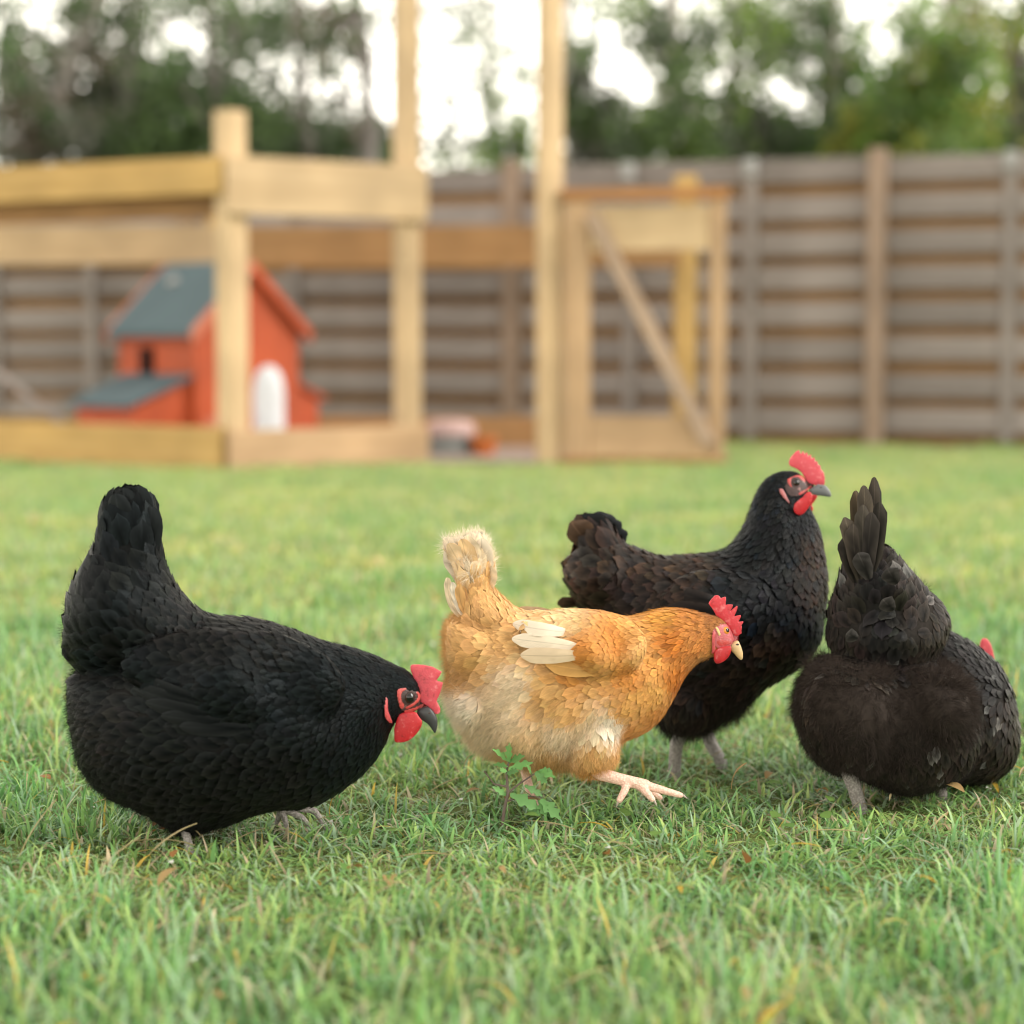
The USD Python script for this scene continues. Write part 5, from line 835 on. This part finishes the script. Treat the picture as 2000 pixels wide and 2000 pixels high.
def patch(r, size, dens, far, low=1.0):
    ms, n = [], int(dens * size * size); o = r.uniform(-size / 2, size / 2, (n, 2)); hz = low * (.32 + 1.25 * meshkit.fbm(np.stack([o[:, 0] * 9, o[:, 1] * 9, 0 * o[:, 0] + r.uniform(0, 50)], -1), 2))
    for k in range(n):
        q = r.random() ** (.5 if hz[k] < low * .95 else 1.0); q = q if hz[k] < low * 1.08 else min(q, .71) if r.random() < .8 else q
        if far: b = blades(r, 30, .08, .020, .052, .0078, 3, 1.0, .05)
        elif q < .62: b = blades(r, 19, .05, .022, .068, .0048, 4, 2.3, .08)
        elif q < .72: b = blades(r, 8, .03, .042, .092, .0050, 5, 2.0, .05)
        else: b = blades(r, 30, .045, .010, .030, .0026, 2, 1.35, .32)
        ms.append((b[0] * [1, 1, hz[k]] + [o[k, 0], o[k, 1], 0], b[1], b[2]))
    v, f = join([(m[0], m[1]) for m in ms]); return v, f, np.vstack([m[2] for m in ms]) * (np.array([1.72, 1.40, 1.42]) if far else np.array([1.40, 1.38, 1.46]))  # far tint paler and yellower: backlight painted into the blades
NEAR, FAR = .36, .30
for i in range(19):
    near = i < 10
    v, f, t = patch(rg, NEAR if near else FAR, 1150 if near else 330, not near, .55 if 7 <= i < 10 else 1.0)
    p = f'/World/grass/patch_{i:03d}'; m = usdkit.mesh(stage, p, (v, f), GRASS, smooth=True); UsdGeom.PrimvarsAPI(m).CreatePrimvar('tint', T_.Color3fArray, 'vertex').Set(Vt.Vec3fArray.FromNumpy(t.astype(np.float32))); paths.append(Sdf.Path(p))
inst.CreatePrototypesRel().SetTargets(paths)
pos, kd = [], []
TROD = [(-.66, 2.70), (-.42, 2.80), (.05, 2.92), (.22, 2.88), (.30, 3.20), (.50, 3.22), (.92, 2.98)]     # where the hens have trodden it down
for y in np.arange(1.5, 5.1 - NEAR / 2, NEAR):
    w = K * (y + NEAR) / 2 + .45
    for x in np.arange(-math.ceil(w / NEAR) * NEAR, w, NEAR): pos.append((x, y)); low = any(abs(x - a) < .27 and -.36 < y - b < .22 for a, b in TROD); kd.append(rg.integers(7, 10) if low else rg.integers(0, 7))
y1 = np.arange(1.5, 5.1 - NEAR / 2, NEAR)[-1] + NEAR / 2 + FAR / 2; soil_in = hull.buffer(.02)
for y in np.arange(y1, 15.5, FAR):
    w = K * y / 2 + .6
    for x in np.arange(-math.ceil(w / FAR) * FAR, w, FAR):
        fy = 14.4 - .378 * (x + .53)
        if y < fy - .05 and (soil_in.distance(shapely.Point(x, y)) > .10): pos.append((x, y)); kd.append(rg.integers(10, 19))
pos, kd = np.array(pos), np.array(kd); az = rg.integers(0, 4, len(pos)) * np.pi / 2
inst.CreatePositionsAttr(Vt.Vec3fArray.FromNumpy(np.stack([pos[:, 0], pos[:, 1], ground_z(pos[:, 0], pos[:, 1])], 1).astype(np.float32))); inst.CreateProtoIndicesAttr(Vt.IntArray.FromNumpy(kd.astype(np.int32)))
inst.CreateOrientationsAttr(Vt.QuathArray([Gf.Quath(float(math.cos(a / 2)), 0.0, 0.0, float(math.sin(a / 2))) for a in az]))
inst.CreateScalesAttr(Vt.Vec3fArray.FromNumpy(np.ones((len(pos), 3), np.float32)))

# the leafy weed by the buff hen
WEED = leafy('weed_leaf', .3, .5, .3, .1); STEM = plain('weed_stem', (.12, .085, .07), .7)
wb = at_ground(978, 1625); wd = thing('weed', 'leafy lobed weed growing in front of the buff hen', 'weed', (wb[0], wb[1], 0)); Yw = wb[1]
def wp(x, y, dy=0.0): q = at_depth(900 + x / 3.864, 1420 + y / 3.864, Yw + dy); return q - [wb[0], wb[1], 0]
stem = np.array([[0, 0, -.01], wp(325, 640), wp(355, 500), wp(345, 330, .004), wp(365, 250)]); part('stem', tube(stem, [.0024, .0022, .002, .0017, .001], 7), STEM, wd, smooth=True)
for k in ((350, 500, 440, 430, 590, 330), (345, 560, 480, 520, 600, 530), (350, 450, 250, 430, 175, 330)): part('stem', tube(np.array([wp(k[0], k[1]), wp(k[2], k[3], .004), wp(k[4], k[5], .008)]), [.0014, .0012, .0008], 6), STEM, wd, smooth=True)
def lobed(name, base, tip, width, nrm, r, lobes=3):
    s = np.linspace(0, 1, 15); L = np.linalg.norm(tip - base); d = (tip - base) / L; sd = np.cross(nrm, d); sd /= np.linalg.norm(sd); n = np.cross(d, sd)
    w = width * np.sin(np.pi * np.clip(s, 0.02, 1) ** .75) ** .8 * (.72 + .28 * np.cos(2 * np.pi * lobes * s)) + .0004
    ctr = base + d * (L * s)[:, None] + n * (-.10 * L * (s - .2) ** 2)[:, None]; v = np.stack([ctr - sd * w[:, None] + d * (w * .5)[:, None] + n * (w * .25)[:, None], ctr, ctr + sd * w[:, None] + d * (w * .5)[:, None] + n * (w * .25)[:, None]], 1).reshape(-1, 3)
    k = np.arange(14)[:, None] * 3; f = np.concatenate([k + [0, 1, 4], k + [0, 4, 3], k + [1, 2, 5], k + [1, 5, 4]]); part(name, (v, f), WEED, wd, smooth=True, tint=np.tile(np.array((.16, .35, .11)) * r.uniform(.75, 1.35), (len(v), 1)))
rw = np.random.default_rng(9)
for b, t, w in (((365, 265), (365, 120), .0085), ((360, 260), (250, 165), .0075), ((365, 265), (475, 215), .0085), ((355, 300), (240, 275), .007), ((360, 320), (545, 262), .010), ((350, 330), (300, 330), .008), ((530, 350), (500, 285), .006), ((560, 340), (705, 370), .010), ((560, 345), (650, 420), .009), ((590, 330), (690, 330), .007), ((480, 440), (620, 520), .008), ((370, 505), (600, 620), .013), ((600, 545), (750, 690), .013), ((600, 545), (640, 670), .010), ((500, 620), (595, 660), .008), ((350, 520), (245, 450), .006), ((345, 350), (430, 330), .008)):
    lobed('leaf', wp(*b, rw.normal(0, .006)), wp(*t, rw.normal(-.01, .012)), w * .8, np.array([rw.normal(0, .3), -.75, .65]), rw)

# fallen leaves, dry straws and white petals in the grass
DRY = leafy('dry_litter', .25, .7, .2, .3); lit = UsdGeom.PointInstancer.Define(stage, numbered('/World', 'leaf_litter')); tag(lit.GetPrim(), 'small dry leaves, straws and white clover petals scattered in the grass', 'leaf litter', kind='stuff')
lp = []
for i, (col, L, w, bend) in enumerate((((.36, .17, .06), .028, .008, .4), ((.48, .32, .14), .035, .007, .6), ((.55, .45, .25), .075, .0016, .2), ((.62, .42, .06), .05, .0030, .3), ((.80, .80, .74), .012, .005, .5), ((.17, .30, .07), .022, .010, .4), ((.13, .26, .06), .016, .009, .3))):
    s = np.linspace(0, 1, 7); ww = w * np.sin(np.pi * s.clip(.03, .98)) ** .7; c = np.stack([L * s, 0 * s, bend * L * s * (1 - s)], 1); v = np.stack([c - np.array([0, 1, 0]) * ww[:, None] + [0, 0, 0], c + [0, 0, -.001], c + np.array([0, 1, 0]) * ww[:, None]], 1).reshape(-1, 3)
    k = np.arange(6)[:, None] * 3; f = np.concatenate([k + [0, 1, 4], k + [0, 4, 3], k + [1, 2, 5], k + [1, 5, 4]]); p = f'/World/leaf_litter/piece_{i:03d}'; m = usdkit.mesh(stage, p, (v, f), DRY, smooth=True); UsdGeom.PrimvarsAPI(m).CreatePrimvar('tint', T_.Color3fArray, 'vertex').Set(Vt.Vec3fArray.FromNumpy(np.tile(np.array(col, np.float32), (len(v), 1)))); lp.append(Sdf.Path(p))
lit.CreatePrototypesRel().SetTargets(lp); n = 1300; y = rg.uniform(1.7, 6, n); x = rg.uniform(-.5, .5, n) * (K * y + .5); a = rg.uniform(0, 2 * np.pi, n); e = rg.normal(0, .5, n)
lit.CreatePositionsAttr(Vt.Vec3fArray.FromNumpy(np.stack([x, y, ground_z(x, y) + rg.uniform(.012, .040, n)], 1).astype(np.float32))); lit.CreateProtoIndicesAttr(Vt.IntArray.FromNumpy(rg.choice(7, n, p=[.03, .05, .38, .08, .03, .215, .215]).astype(np.int32)))
lit.CreateOrientationsAttr(Vt.QuathArray([Gf.Quath(float(np.cos(q / 2) * np.cos(u / 2)), float(-np.sin(q / 2) * np.sin(u / 2)) if False else 0.0, float(np.sin(u / 2) * np.cos(q / 2)), float(np.sin(q / 2) * np.cos(u / 2))) for q, u in zip(a, e)])); lit.CreateScalesAttr(Vt.Vec3fArray.FromNumpy((np.ones((n, 3)) * rg.uniform(.6, 1.3, (n, 1))).astype(np.float32)))
